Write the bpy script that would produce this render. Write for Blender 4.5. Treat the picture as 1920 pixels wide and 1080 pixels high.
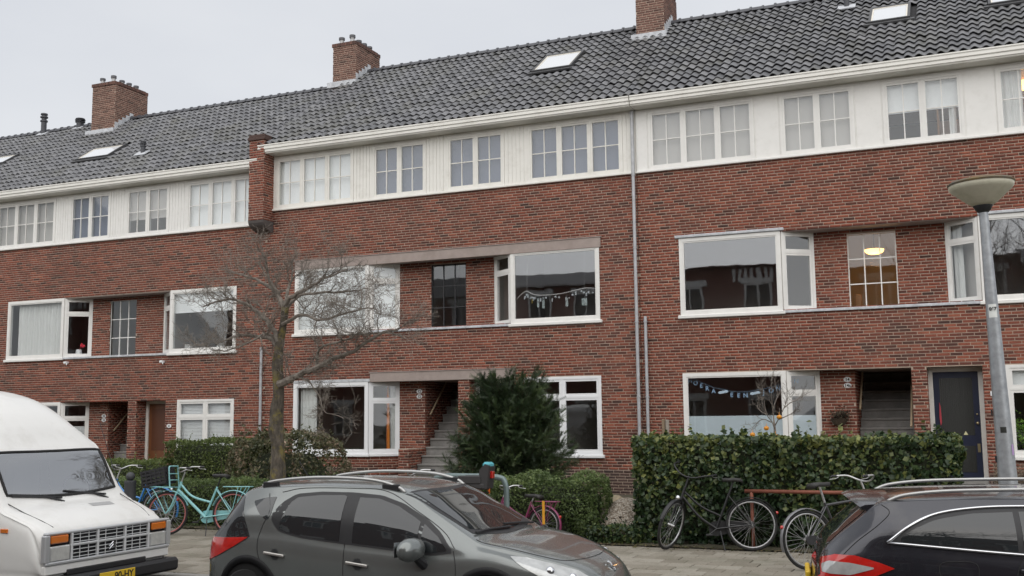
import bpy, math, random
import numpy as np
from mathutils import Vector, Matrix
for o in list(bpy.data.objects): bpy.data.objects.remove(o)
random.seed(7); RNG = np.random.default_rng(11)
SC = bpy.context.scene; COL = SC.collection
R = math.radians
# ---------------------------------------------------------------- camera
EYE = 1.81; FPX = 2000.0
FW = Vector((-0.39430397, 0.91103487, 0.12058130)); RT = Vector((0.91716400, 0.39836741, -0.01065835)); UP = Vector((0.05774578, -0.10639020, 0.99264624))
cam = bpy.data.cameras.new('camera'); camo = bpy.data.objects.new('camera', cam); COL.objects.link(camo)
cam.sensor_width = 36; cam.lens = FPX/1920*36; cam.clip_start = .1; cam.clip_end = 1200
camo.matrix_world = Matrix(((RT.x, UP.x, -FW.x, 0), (RT.y, UP.y, -FW.y, 0), (RT.z, UP.z, -FW.z, EYE), (0, 0, 0, 1)))
SC.camera = camo
# ---------------------------------------------------------------- sky (overcast), sun, exposure
SUN_EL, SUN_AZ = R(40), R(165)          # azimuth clockwise from +Y; the veiled sun stands behind the camera
w = bpy.data.worlds.new('World'); SC.world = w; w.use_nodes = True
nt = w.node_tree; nt.nodes.clear(); N = nt.nodes.new; L = nt.links.new
out = N('ShaderNodeOutputWorld'); bg = N('ShaderNodeBackground'); bg2 = N('ShaderNodeBackground'); mx = N('ShaderNodeMixShader')
sk = N('ShaderNodeTexSky'); sk.sky_type = 'NISHITA'; sk.sun_disc = False; sk.sun_elevation = SUN_EL; sk.sun_rotation = SUN_AZ
sk.air_density = 1.2; sk.dust_density = 3.0
L(sk.outputs[0], bg.inputs[0]); bg.inputs[1].default_value = .08
tc = N('ShaderNodeTexCoord'); nz = N('ShaderNodeTexNoise'); nz.inputs['Scale'].default_value = 2.2; nz.inputs['Detail'].default_value = 5
mp = N('ShaderNodeMapping'); mp.inputs['Scale'].default_value = (1, 1, 2.5); L(tc.outputs['Generated'], mp.inputs[0]); L(mp.outputs[0], nz.inputs[0])
rp = N('ShaderNodeValToRGB'); rp.color_ramp.elements[0].position = .3; rp.color_ramp.elements[0].color = (.405, .417, .442, 1)
rp.color_ramp.elements[1].position = .72; rp.color_ramp.elements[1].color = (.475, .482, .495, 1)
L(nz.outputs[0], rp.inputs[0]); L(rp.outputs[0], bg2.inputs[0]); bg2.inputs[1].default_value = 1.0
mx.inputs[0].default_value = .93; L(bg.outputs[0], mx.inputs[1]); L(bg2.outputs[0], mx.inputs[2]); L(mx.outputs[0], out.inputs[0])
sl = bpy.data.lights.new('sun', 'SUN'); sl.energy = 1.5; sl.angle = R(120); sl.color = (1, .97, .93)
so = bpy.data.objects.new('sun', sl); COL.objects.link(so)
sd = Vector((math.sin(SUN_AZ)*math.cos(SUN_EL), math.cos(SUN_AZ)*math.cos(SUN_EL), math.sin(SUN_EL)))
so.rotation_euler = (-sd).to_track_quat('-Z', 'Y').to_euler(); so.location = (0, -20, 40)
SC.view_settings.view_transform = 'Standard'; SC.view_settings.look = 'None'; SC.view_settings.gamma = 1
SC.view_settings.exposure = .82; SC.view_settings.use_curve_mapping = False
SC.render.engine = 'CYCLES'; SC.cycles.max_bounces = 8; SC.cycles.transparent_max_bounces = 12; SC.cycles.caustics_reflective = False; SC.cycles.caustics_refractive = False

def ray(px, py): return FW + RT*((px-960)/FPX) - UP*((py-540)/FPX)
def atY(px, py, y):
    d = ray(px, py); return Vector((0, 0, EYE)) + d*(y/d.y)
# ---------------------------------------------------------------- materials
MATS = {}
def mat(name, c, rough=.6, metal=0, var=.0, vscale=6, bump=0, bscale=40, c2=None, spec=.5, coat=0, stretch=None, dirt=None):
    """principled with an optional noise mix between c and c2 (or a darker c), bump and blotchy dirt"""
    if name in MATS: return MATS[name]
    m = bpy.data.materials.new(name); m.use_nodes = True; t = m.node_tree; b = t.nodes['Principled BSDF']
    b.inputs['Base Color'].default_value = (*c, 1); b.inputs['Roughness'].default_value = rough; b.inputs['Metallic'].default_value = metal
    b.inputs['Specular IOR Level'].default_value = spec; b.inputs['Coat Weight'].default_value = coat; b.inputs['Coat Roughness'].default_value = .06
    if var or c2 or bump or dirt:
        tc = t.nodes.new('ShaderNodeTexCoord'); vec = tc.outputs['Object']
        if stretch:
            mp = t.nodes.new('ShaderNodeMapping'); mp.inputs['Scale'].default_value = stretch; t.links.new(vec, mp.inputs[0]); vec = mp.outputs[0]
        cur = None
        if var or c2:
            n = t.nodes.new('ShaderNodeTexNoise'); n.inputs['Scale'].default_value = vscale; n.inputs['Detail'].default_value = 6; n.inputs['Roughness'].default_value = .65
            t.links.new(vec, n.inputs[0])
            r = t.nodes.new('ShaderNodeValToRGB'); e = r.color_ramp.elements
            e[0].position = .32; e[1].position = .68
            e[0].color = (*(c2 if c2 else [x*(1-var) for x in c]), 1); e[1].color = (*c, 1)
            t.links.new(n.outputs[0], r.inputs[0]); cur = r.outputs[0]
        if dirt:
            dc, amt, ds = dirt
            n = t.nodes.new('ShaderNodeTexNoise'); n.inputs['Scale'].default_value = ds; n.inputs['Detail'].default_value = 8; n.inputs['Roughness'].default_value = .7
            t.links.new(tc.outputs['Object'], n.inputs[0])
            r = t.nodes.new('ShaderNodeMapRange'); r.inputs[1].default_value = .5; r.inputs[2].default_value = .75; r.inputs[4].default_value = amt
            t.links.new(n.outputs[0], r.inputs[0])
            mxx = t.nodes.new('ShaderNodeMix'); mxx.data_type = 'RGBA'; t.links.new(r.outputs[0], mxx.inputs[0])
            if cur: t.links.new(cur, mxx.inputs[6])
            else: mxx.inputs[6].default_value = (*c, 1)
            mxx.inputs[7].default_value = (*dc, 1); cur = mxx.outputs[2]
        if cur: t.links.new(cur, b.inputs['Base Color'])
        if bump:
            n = t.nodes.new('ShaderNodeTexNoise'); n.inputs['Scale'].default_value = bscale; n.inputs['Detail'].default_value = 4
            t.links.new(vec, n.inputs[0]); bp = t.nodes.new('ShaderNodeBump'); bp.inputs['Strength'].default_value = bump; bp.inputs['Distance'].default_value = .01
            t.links.new(n.outputs[0], bp.inputs['Height']); t.links.new(bp.outputs[0], b.inputs['Normal'])
    MATS[name] = m; return m
def shade_mat(name, stops, rough=.7, single=False, bump=.3, bscale=60, spec=.4, tint=None, trans=0, coat=0):
    """colour from a per-face 'shade' attribute (joined pieces) or from the object's own random number (single pieces)"""
    if name in MATS: return MATS[name]
    m = bpy.data.materials.new(name); m.use_nodes = True; t = m.node_tree; b = t.nodes['Principled BSDF']
    if single: a = t.nodes.new('ShaderNodeObjectInfo'); src = a.outputs['Random']
    else: a = t.nodes.new('ShaderNodeAttribute'); a.attribute_name = 'shade'; src = a.outputs['Fac']
    r = t.nodes.new('ShaderNodeValToRGB'); e = r.color_ramp.elements
    while len(e) < len(stops): e.new(.5)
    for i, (p, c) in enumerate(stops): e[i].position = p; e[i].color = (*c, 1)
    t.links.new(src, r.inputs[0]); cur = r.outputs[0]
    g = t.nodes.new('ShaderNodeNewGeometry')
    n = t.nodes.new('ShaderNodeTexNoise'); n.inputs['Scale'].default_value = bscale; n.inputs['Detail'].default_value = 5; t.links.new(g.outputs['Position'], n.inputs[0])
    if tint:                                                   # large blotches of weathering over many pieces
        n2 = t.nodes.new('ShaderNodeTexNoise'); n2.inputs['Scale'].default_value = tint[2]; n2.inputs['Detail'].default_value = 7; n2.inputs['Roughness'].default_value = .7
        mp2 = t.nodes.new('ShaderNodeMapping'); mp2.inputs['Scale'].default_value = (1.5, 1.5, .45); t.links.new(g.outputs['Position'], mp2.inputs[0]); t.links.new(mp2.outputs[0], n2.inputs[0])   # runs downwards like rain marks
        mr = t.nodes.new('ShaderNodeMapRange'); mr.inputs[1].default_value = .48; mr.inputs[2].default_value = .72; mr.inputs[4].default_value = tint[1]; t.links.new(n2.outputs[0], mr.inputs[0])
        mi = t.nodes.new('ShaderNodeMix'); mi.data_type = 'RGBA'; t.links.new(mr.outputs[0], mi.inputs[0]); t.links.new(cur, mi.inputs[6]); mi.inputs[7].default_value = (*tint[0], 1); cur = mi.outputs[2]
    mu = t.nodes.new('ShaderNodeMix'); mu.data_type = 'RGBA'; mu.blend_type = 'MULTIPLY'; mu.inputs[0].default_value = .55
    r2 = t.nodes.new('ShaderNodeValToRGB'); r2.color_ramp.elements[0].position = .25; r2.color_ramp.elements[0].color = (.45, .45, .45, 1); r2.color_ramp.elements[1].position = .7
    t.links.new(n.outputs[0], r2.inputs[0]); t.links.new(cur, mu.inputs[6]); t.links.new(r2.outputs[0], mu.inputs[7])
    t.links.new(mu.outputs[2], b.inputs['Base Color']); b.inputs['Roughness'].default_value = rough; b.inputs['Specular IOR Level'].default_value = spec; b.inputs['Coat Weight'].default_value = coat
    if trans:
        tr = t.nodes.new('ShaderNodeBsdfTranslucent'); t.links.new(mu.outputs[2], tr.inputs[0]); ms = t.nodes.new('ShaderNodeMixShader'); ms.inputs[0].default_value = trans
        t.links.new(b.outputs[0], ms.inputs[1]); t.links.new(tr.outputs[0], ms.inputs[2]); t.links.new(ms.outputs[0], t.nodes['Material Output'].inputs[0])
    if bump:
        bp = t.nodes.new('ShaderNodeBump'); bp.inputs['Strength'].default_value = bump; bp.inputs['Distance'].default_value = .01
        t.links.new(n.outputs[0], bp.inputs['Height']); t.links.new(bp.outputs[0], b.inputs['Normal'])
    MATS[name] = m; return m
def glass_mat(name, tint=(.975, .985, .985), base=.01, wav=.0012, k=1.0):
    if name in MATS: return MATS[name]
    m = bpy.data.materials.new(name); m.use_nodes = True; t = m.node_tree; t.nodes.remove(t.nodes['Principled BSDF'])
    tr = t.nodes.new('ShaderNodeBsdfTransparent'); tr.inputs[0].default_value = (*tint, 1)
    gl = t.nodes.new('ShaderNodeBsdfGlossy'); gl.inputs['Roughness'].default_value = .015; gl.inputs[0].default_value = (.95, .97, 1, 1)
    fr = t.nodes.new('ShaderNodeLayerWeight'); fr.inputs[0].default_value = .5     # facing: 0 head-on, 1 edge-on, the same from both sides
    pw = t.nodes.new('ShaderNodeMath'); pw.operation = 'POWER'; pw.inputs[1].default_value = 5; t.links.new(fr.outputs['Facing'], pw.inputs[0])
    ma = t.nodes.new('ShaderNodeMath'); ma.operation = 'MULTIPLY_ADD'; ma.use_clamp = True; ma.inputs[1].default_value = .9*k; ma.inputs[2].default_value = .04*k+base
    g = t.nodes.new('ShaderNodeNewGeometry'); n = t.nodes.new('ShaderNodeTexNoise'); n.inputs['Scale'].default_value = 1.3; t.links.new(g.outputs['Position'], n.inputs[0])
    bp = t.nodes.new('ShaderNodeBump'); bp.inputs['Distance'].default_value = wav; t.links.new(n.outputs[0], bp.inputs['Height']); t.links.new(bp.outputs[0], gl.inputs['Normal'])
    t.links.new(pw.outputs[0], ma.inputs[0]); mx = t.nodes.new('ShaderNodeMixShader'); t.links.new(ma.outputs[0], mx.inputs[0])
    t.links.new(tr.outputs[0], mx.inputs[1]); t.links.new(gl.outputs[0], mx.inputs[2]); t.links.new(mx.outputs[0], t.nodes['Material Output'].inputs[0])
    MATS[name] = m; return m
def emit_mat(name, c, s):
    m = bpy.data.materials.new(name); m.use_nodes = True; b = m.node_tree.nodes['Principled BSDF']; b.inputs['Base Color'].default_value = (*c, 1)
    b.inputs['Emission Color'].default_value = (*c, 1); b.inputs['Emission Strength'].default_value = s; return m
# ---------------------------------------------------------------- mesh building
class MB:
    def __init__(s): s.v = []; s.f = []; s.sh = []; s.cur = None
    def add(s, vs, fs, shade=None):
        o = len(s.v); s.v.extend(tuple(p) for p in vs); s.f.extend(tuple(i+o for i in f) for f in fs)
        s.sh.extend([shade if shade is not None else .5]*len(fs)); return s
    def box(s, x0, x1, y0, y1, z0, z1, M=None, shade=None):
        vs = [Vector((x, y, z)) for z in (z0, z1) for y in (y0, y1) for x in (x0, x1)]
        if M: vs = [M @ v for v in vs]
        return s.add(vs, [(0, 2, 3, 1), (4, 5, 7, 6), (0, 1, 5, 4), (2, 6, 7, 3), (0, 4, 6, 2), (1, 3, 7, 5)], shade)
    def bbox(s, x0, x1, y0, y1, z0, z1, b=.01, M=None):
        """box with chamfered edges"""
        vs = []; idx = {}
        X, Y, Z = (x0, x1), (y0, y1), (z0, z1)
        for i in (0, 1):
            for j in (0, 1):
                for k in (0, 1):
                    sx, sy, sz = (1-2*i)*b, (1-2*j)*b, (1-2*k)*b
                    for a, d in enumerate(((0, sy, sz), (sx, 0, sz), (sx, sy, 0))):
                        idx[i, j, k, a] = len(vs); vs.append(Vector((X[i]+d[0], Y[j]+d[1], Z[k]+d[2])))
        fs = []
        for a in range(3):
            for e in (0, 1):
                q = []
                for (p, r) in ((0, 0), (1, 0), (1, 1), (0, 1)):
                    c = [p, r]; c.insert(a, e); q.append(idx[c[0], c[1], c[2], a])
                fs.append(tuple(q))
        for a in range(3):
            o1, o2 = [x for x in range(3) if x != a]
            for e in (0, 1):
                for g in (0, 1):
                    c0 = [0, 0, 0]; c0[o1] = e; c0[o2] = g; c1 = list(c0); c1[a] = 1
                    fs.append((idx[(*c0, o1)], idx[(*c1, o1)], idx[(*c1, o2)], idx[(*c0, o2)]))
        for i in (0, 1):
            for j in (0, 1):
                for k in (0, 1): fs.append((idx[i, j, k, 0], idx[i, j, k, 1], idx[i, j, k, 2]))
        if M: vs = [M @ v for v in vs]
        return s.add(vs, fs)
    def tube(s, pts, r, n=8, cap=True, closed=False, shade=None):
        pts = [Vector(p) for p in pts]; m = len(pts); rs = r if hasattr(r, '__len__') else [r]*m
        prev = None; vs = []
        for i, p in enumerate(pts):
            if closed: t = pts[(i+1) % m]-pts[i-1]
            else: t = pts[min(i+1, m-1)]-pts[max(i-1, 0)]
            if t.length < 1e-9: t = Vector((0, 0, 1))
            t.normalize()
            if prev is None:
                a = Vector((0, 0, 1)) if abs(t.z) < .9 else Vector((1, 0, 0)); u = t.cross(a).normalized()
            else:
                u = prev - t*prev.dot(t)
                u = u.normalized() if u.length > 1e-6 else t.orthogonal().normalized()
            prev = u; q = t.cross(u)
            for k in range(n):
                an = 2*math.pi*k/n; vs.append(p+(u*math.cos(an)+q*math.sin(an))*rs[i])
        fs = []
        for i in range(m if closed else m-1):
            j = (i+1) % m
            for k in range(n): fs.append((i*n+k, i*n+(k+1) % n, j*n+(k+1) % n, j*n+k))
        if cap and not closed: fs += [tuple(range(n-1, -1, -1)), tuple((m-1)*n+k for k in range(n))]
        return s.add(vs, fs, shade)
    def lathe(s, prof, n=24, M=None, cap=True):
        vs = []; m = len(prof)
        for r, z in prof:
            for k in range(n): a = 2*math.pi*k/n; vs.append(Vector((r*math.cos(a), r*math.sin(a), z)))
        fs = [(i*n+k, i*n+(k+1) % n, (i+1)*n+(k+1) % n, (i+1)*n+k) for i in range(m-1) for k in range(n)]
        if cap: fs += [tuple(range(n-1, -1, -1)), tuple((m-1)*n+k for k in range(n))]
        if M: vs = [M @ v for v in vs]
        return s.add(vs, fs)
    def ball(s, c, r, n=10, sc=(1, 1, 1)):
        M = Matrix.Translation(c) @ Matrix.Diagonal((*sc, 1))
        return s.lathe([(max(r*math.sin(math.pi*i/6), 1e-4), -r*math.cos(math.pi*i/6)) for i in range(7)], n, M)
    def prism(s, poly, a, b, M=None, shade=None):
        """polygon in (x, z) extruded along y from a to b"""
        n = len(poly); vs = [Vector((p[0], y, p[1])) for y in (a, b) for p in poly]
        if M: vs = [M @ v for v in vs]
        return s.add(vs, [tuple(range(n)), tuple(range(2*n-1, n-1, -1))]+[(i, i+n, (i+1) % n+n, (i+1) % n) for i in range(n)], shade)
    def build(s, name, m, parent=None, smooth=False, auto=None, **kw):
        me = bpy.data.meshes.new(name); me.from_pydata(s.v, [], s.f); me.update()
        a = me.attributes.new('shade', 'FLOAT', 'FACE'); a.data.foreach_set('value', np.array(s.sh, 'f'))
        return link(name, me, m, parent, smooth, auto, **kw)
def link(name, me, m, parent=None, smooth=False, auto=None, **kw):
    o = bpy.data.objects.new(name, me); COL.objects.link(o)
    if m and not me.materials: me.materials.append(m)
    if smooth or auto:
        me.polygons.foreach_set('use_smooth', [True]*len(me.polygons))
        if auto: me.set_sharp_from_angle(angle=R(auto))
    if parent: o.parent = parent
    for k, v in kw.items(): o[k] = v
    return o
def np_mesh(name, V, F, m, parent=None, shade=None, smooth=False, **kw):
    """V (n,3), F (m,k) uniform polygons, fast"""
    V = np.asarray(V, 'f'); F = np.asarray(F, 'i'); me = bpy.data.meshes.new(name); k = F.shape[1]
    me.vertices.add(len(V)); me.vertices.foreach_set('co', V.ravel()); me.loops.add(F.size); me.loops.foreach_set('vertex_index', F.ravel())
    me.polygons.add(len(F)); me.polygons.foreach_set('loop_start', np.arange(0, F.size, k, dtype='i')); me.polygons.foreach_set('loop_total', np.full(len(F), k, 'i'))
    me.update(calc_edges=True)
    if shade is not None:
        a = me.attributes.new('shade', 'FLOAT', 'FACE'); a.data.foreach_set('value', np.asarray(shade, 'f'))
    return link(name, me, m, parent, smooth, **kw)
def thing(name, label, cat, loc=(0, 0, 0), rz=0, group=None):
    o = bpy.data.objects.new(name, None); COL.objects.link(o); o.location = loc; o.rotation_euler = (0, 0, rz); o.empty_display_size = .2
    return tag(o, label, cat, group)
def tag(o, label, cat, group=None):
    o['label'] = label; o['category'] = cat
    if group: o['group'] = group
    return o
def struct(o): o['kind'] = 'structure'; return o
def crv(pts, n=8):
    """Catmull-Rom through points"""
    P = [Vector(p) for p in pts]; P = [P[0]*2-P[1]]+P+[P[-1]*2-P[-2]]; out = []
    for i in range(1, len(P)-2):
        for k in range(n):
            t = k/n; a, b, c, d = P[i-1:i+3]
            out.append(.5*((2*b)+(c-a)*t+(2*a-5*b+4*c-d)*t*t+(3*b-a-3*c+d)*t**3))
    return out+[P[-2]]

WHITE = mat('white_paint', (.80, .79, .76), .45, var=.05, vscale=3, dirt=((.42, .40, .35), .18, 5))
CREAM = mat('cream_paint', (.80, .785, .735), .5, var=.05, vscale=2, dirt=((.42, .39, .33), .35, 3), stretch=(.4, 1, 1))
PVC = mat('white_pvc', (.82, .83, .84), .35, var=.04, vscale=2)
GLASS = glass_mat('window_glass'); GLASS2 = glass_mat('bright_glass', (.92, .93, .94), .065)
CARGLASS = glass_mat('car_glass', (.32, .35, .35), .16, 0, 1.6)
BRK = [(0, (.070, .033, .026)), (.2, (.128, .045, .032)), (.48, (.215, .062, .039)), (.78, (.285, .082, .049)), (1, (.35, .115, .068))]
BRICK = shade_mat('brick_red', BRK, .8, bump=.5, bscale=35, tint=((.105, .052, .040), .62, .75))
BRICK1 = shade_mat('brick_red_single', BRK, .8, single=True, bump=.5, bscale=35, tint=((.105, .052, .040), .62, .75))
DBRK = [(0, (.05, .033, .03)), (1, (.13, .075, .06))]
DBRICK = shade_mat('brick_dark_plinth', DBRK, .8)
CBRK = [(0, (.095, .055, .046)), (.5, (.19, .098, .076)), (1, (.27, .15, .115))]
CBRICK = shade_mat('brick_chimney', CBRK, .85)
MORTAR = mat('mortar', (.50, .39, .31), .9, var=.3, vscale=4, bump=.4, bscale=90, dirt=((.27, .185, .14), .7, .9))
TIL = [(0, (.10, .101, .108)), (.5, (.145, .146, .155)), (1, (.20, .20, .208))]
TILE = shade_mat('roof_tile_glazed', TIL, .45, bump=.15, bscale=25, spec=.8, tint=((.10, .095, .06), .6, .8))
TILE1 = shade_mat('roof_tile_glazed_single', TIL, .45, single=True, bump=.15, bscale=25, spec=.8, tint=((.10, .095, .06), .6, .8))
RIDGE = mat('ridge_tile', (.075, .077, .088), .4, var=.4, vscale=3)
LEAD = mat('lead_flashing', (.60, .62, .65), .5, var=.35, vscale=9, bump=.5, bscale=15)
CONC = mat('concrete_band', (.37, .305, .275), .8, var=.18, vscale=5, bump=.3, bscale=70, dirt=((.2, .16, .14), .4, 2))
STEP = mat('concrete_step', (.26, .25, .235), .85, var=.3, vscale=5, bump=.3, bscale=50)
DARKM = mat('black_metal', (.02, .02, .022), .45)
GREYM = mat('galvanised', (.42, .44, .46), .45, .55, var=.3, vscale=14, dirt=((.25, .26, .27), .5, 6))
ZINC = mat('zinc_pipe', (.50, .51, .53), .5, .3, var=.25, vscale=5, dirt=((.3, .29, .28), .5, 3))
ROOM = mat('room_wall', (.50, .47, .43), .9); ROOMF = mat('room_floor', (.18, .12, .08), .7)
BLIND_G = mat('blind_grey', (.50, .475, .45), .9, var=.08, vscale=60); BLIND_W = mat('blind_white', (.84, .85, .85), .85, var=.05, vscale=30)
BLIND_B = mat('blind_blue_grey', (.16, .178, .235), .9, var=.06, vscale=40); CURT = mat('curtain_white', (.75, .75, .73), .9, var=.12, vscale=9, stretch=(6, 6, .6))
ORANGE = mat('curtain_orange', (.8, .26, .04), .8); FILM = mat('frosted_film', (.55, .63, .68), .7, var=.06, vscale=4)
# ================================================================ ground
AS = mat('asphalt', (.075, .073, .07), .85, var=.35, vscale=9, bump=.5, bscale=120)
SOIL = mat('garden_soil', (.085, .065, .045), .95, var=.5, vscale=5, bump=.8, bscale=30, c2=(.05, .055, .03))
PAV = [(0, (.235, .208, .165)), (.5, (.295, .266, .217)), (1, (.355, .325, .272))]
PAVE = shade_mat('paving_joined', PAV, .85, bump=.4, bscale=50, tint=((.13, .13, .085), .65, 1.1)); PAVE1 = shade_mat('paving_single', PAV, .85, single=True, bump=.4, bscale=50, tint=((.13, .13, .085), .65, 1.1))
ROADZ = -.15; KERB = 10.32
struct(MB().box(-300, 300, -300, 300, -.6, -.25).build('ground', mat('distant_ground', (.09, .085, .07), .95, var=.4, vscale=.5)))
struct(MB().box(-120, 120, 1.6, KERB, -.5, ROADZ).build('road', AS))
m = MB(); m.box(-120, 120, -4.4, 1.45, -.5, -.004)
struct(m.build('opposite_pavement', mat('opposite_paving', (.22, .2, .18), .85, var=.3, vscale=2)))
pv = struct(MB().box(-120, 120, KERB+.16, 14.8, -.5, -.025).build('pavement', mat('joint_sand', (.10, .092, .072), .95, var=.4, vscale=12, c2=(.055, .065, .03))))
KC = mat('kerb_concrete', (.30, .29, .27), .85, var=.25, vscale=6, bump=.3)
for i, k in enumerate(range(-22, 12)):
    struct(MB().bbox(k*1.0+.004, k+.996, KERB, KERB+.155, -.45, 0, .015).build('kerb', KC)) if i == 0 else None
    if i:
        o = bpy.data.objects.new('kerb', bpy.data.objects['kerb'].data); COL.objects.link(o); o.location = (i, 0, 0); struct(o)
for k in (0, 1): struct(MB().bbox(-60, 60, 1.44, 1.6, -.45, 0, .015).build('opposite_kerb', KC)) if k == 0 else None
T = .30; pts = []
for iy in range(int((14.8-KERB-.16)/T)+1):
    y = KERB+.17+iy*T
    if y+T > 14.82: continue
    for ix in range(-50, 14): pts.append((ix*T+(T/2 if iy % 2 else 0), y))
def score(p):
    """pixel column and row of a tile: the ones in the two gaps between the vehicles show largest"""
    d = Vector((p[0]+.15, p[1]+.15, -EYE)); z = d.dot(FW); X = 960+FPX*d.dot(RT)/z; Y = 540-FPX*d.dot(UP)/z
    vis = (1120 < X < 1570 or 300 < X < 410) and Y < 1110
    return (0 if vis else 1, d.length)
pts.sort(key=score)
tm = MB().bbox(.003, T-.003, .003, T-.003, -.05, .0, .006)
me0 = None; big = MB()
for i, (x, y) in enumerate(pts):
    if i < 300:
        if me0 is None: o = tm.build('paving_tile', PAVE1, pv); me0 = o.data
        else: o = bpy.data.objects.new('paving_tile', me0); COL.objects.link(o); o.parent = pv
        o.location = (x, y, random.uniform(-.004, .004)); o.rotation_euler = (random.uniform(-.006, .006), random.uniform(-.006, .006), 0)
    else:
        z = random.uniform(-.004, .004); big.box(x+.003, x+T-.003, y+.003, y+T-.003, -.05, z, shade=random.random())
o = big.build('paving_tiles', PAVE, pv); o['kind'] = 'stuff'
# gardens behind the pavement, rising slightly to the plinth
g = MB(); xs = np.linspace(-40, 14, 55); ys = [14.8, 15.2, 17, 19.5, 22.6]; zs = [.0, .05, .11, .16, .17]
vs = [(x, y, z+(.03*math.sin(x*2.1+y)+.02*math.sin(x*5.3) if 0 < i < 4 else 0)) for i, (y, z) in enumerate(zip(ys, zs)) for x in xs]; nx = len(xs)
fs = [(j*nx+i, j*nx+i+1, (j+1)*nx+i+1, (j+1)*nx+i) for j in range(4) for i in range(nx-1)]
struct(g.add(vs, fs).build('garden_ground', SOIL))
# ================================================================ houses
WY = 22.0; CH = .0615; BL = .22; HW = 4.87
def bricks_of(org, du, nrm, u0, u1, z0, z1, holes, rng, zc=0.0):
    """list of bricks (corner, du, nrm, length, height) covering a panel minus its holes"""
    res = []
    k0 = math.floor((z0-zc)/CH); k = k0
    while zc+k*CH < z1-.012:
        za = max(z0, zc+k*CH+.006); zb = min(z1, zc+(k+1)*CH-.006)
        if zb-za > .015:
            zm = (za+zb)/2; off = [0, .11, .055, .165, .02, .13][k % 6]+rng.uniform(-.006, .006)
            cuts = sorted((h[0], h[1]) for h in holes if h[2] < zm < h[3])
            a = math.floor((u0-off)/BL)*BL+off
            while a < u1:
                s, e = max(a+.0055, u0), min(a+BL-.0055, u1); segs = [(s, e)]
                for c0, c1 in cuts:
                    ns = []
                    for s_, e_ in segs:
                        if e_ <= c0 or s_ >= c1: ns.append((s_, e_)); continue
                        if s_ < c0: ns.append((s_, c0))
                        if e_ > c1: ns.append((c1, e_))
                    segs = ns
                for s_, e_ in segs:
                    if e_-s_ > .025: res.append((org+du*s_+Vector((0, 0, za)), du, nrm, e_-s_, zb-za, rng.uniform(.0045, .0085)))
                a += BL
        k += 1
    return res
def brick_mesh(bs, rng, name, m, parent, mean=.52, **kw):
    V = []; sh = []
    up = Vector((0, 0, 1))
    for (c, du, n, l, h, d) in bs:
        f = n*d; b = -n*.004; U = du*l; H = up*h; e = .0022
        q = [c, c+U, c+U+H, c+H]
        V += [p+b for p in q]; V += [c+f+du*e+up*e, c+U+f-du*e+up*e, c+U+H+f-du*e-up*e, c+H+f+du*e-up*e]
        s = min(1, max(0, rng.gauss(mean, .22))); sh += [s]*5
    n = len(bs); F = np.array([(4, 5, 6, 7), (0, 1, 5, 4), (1, 2, 6, 5), (2, 3, 7, 6), (3, 0, 4, 7)])
    F = (F[None]+(np.arange(n)*8)[:, None, None]).reshape(-1, 4)
    return np_mesh(name, [tuple(v) for v in V], F, m, parent, sh, **kw)
def panel(mb, org, du, u0, u1, z0, z1, holes, back=None):
    """mortar backing with rectangular holes"""
    us = sorted({u0, u1, *[x for h in holes for x in h[:2] if u0 < x < u1]}); zs = sorted({z0, z1, *[x for h in holes for x in h[2:] if z0 < x < z1]})
    for a, b in zip(us, us[1:]):
        for c, d in zip(zs, zs[1:]):
            if any(h[0] < (a+b)/2 < h[1] and h[2] < (c+d)/2 < h[3] for h in holes): continue
            p = [org+du*a+Vector((0, 0, c)), org+du*b+Vector((0, 0, c)), org+du*b+Vector((0, 0, d)), org+du*a+Vector((0, 0, d))]
            mb.add(p, [(0, 1, 2, 3)])
def pane(parent, M, w, h, m=None):
    return MB().box(0, w, -.004, .004, 0, h, M).build('pane', m or GLASS, parent)
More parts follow.
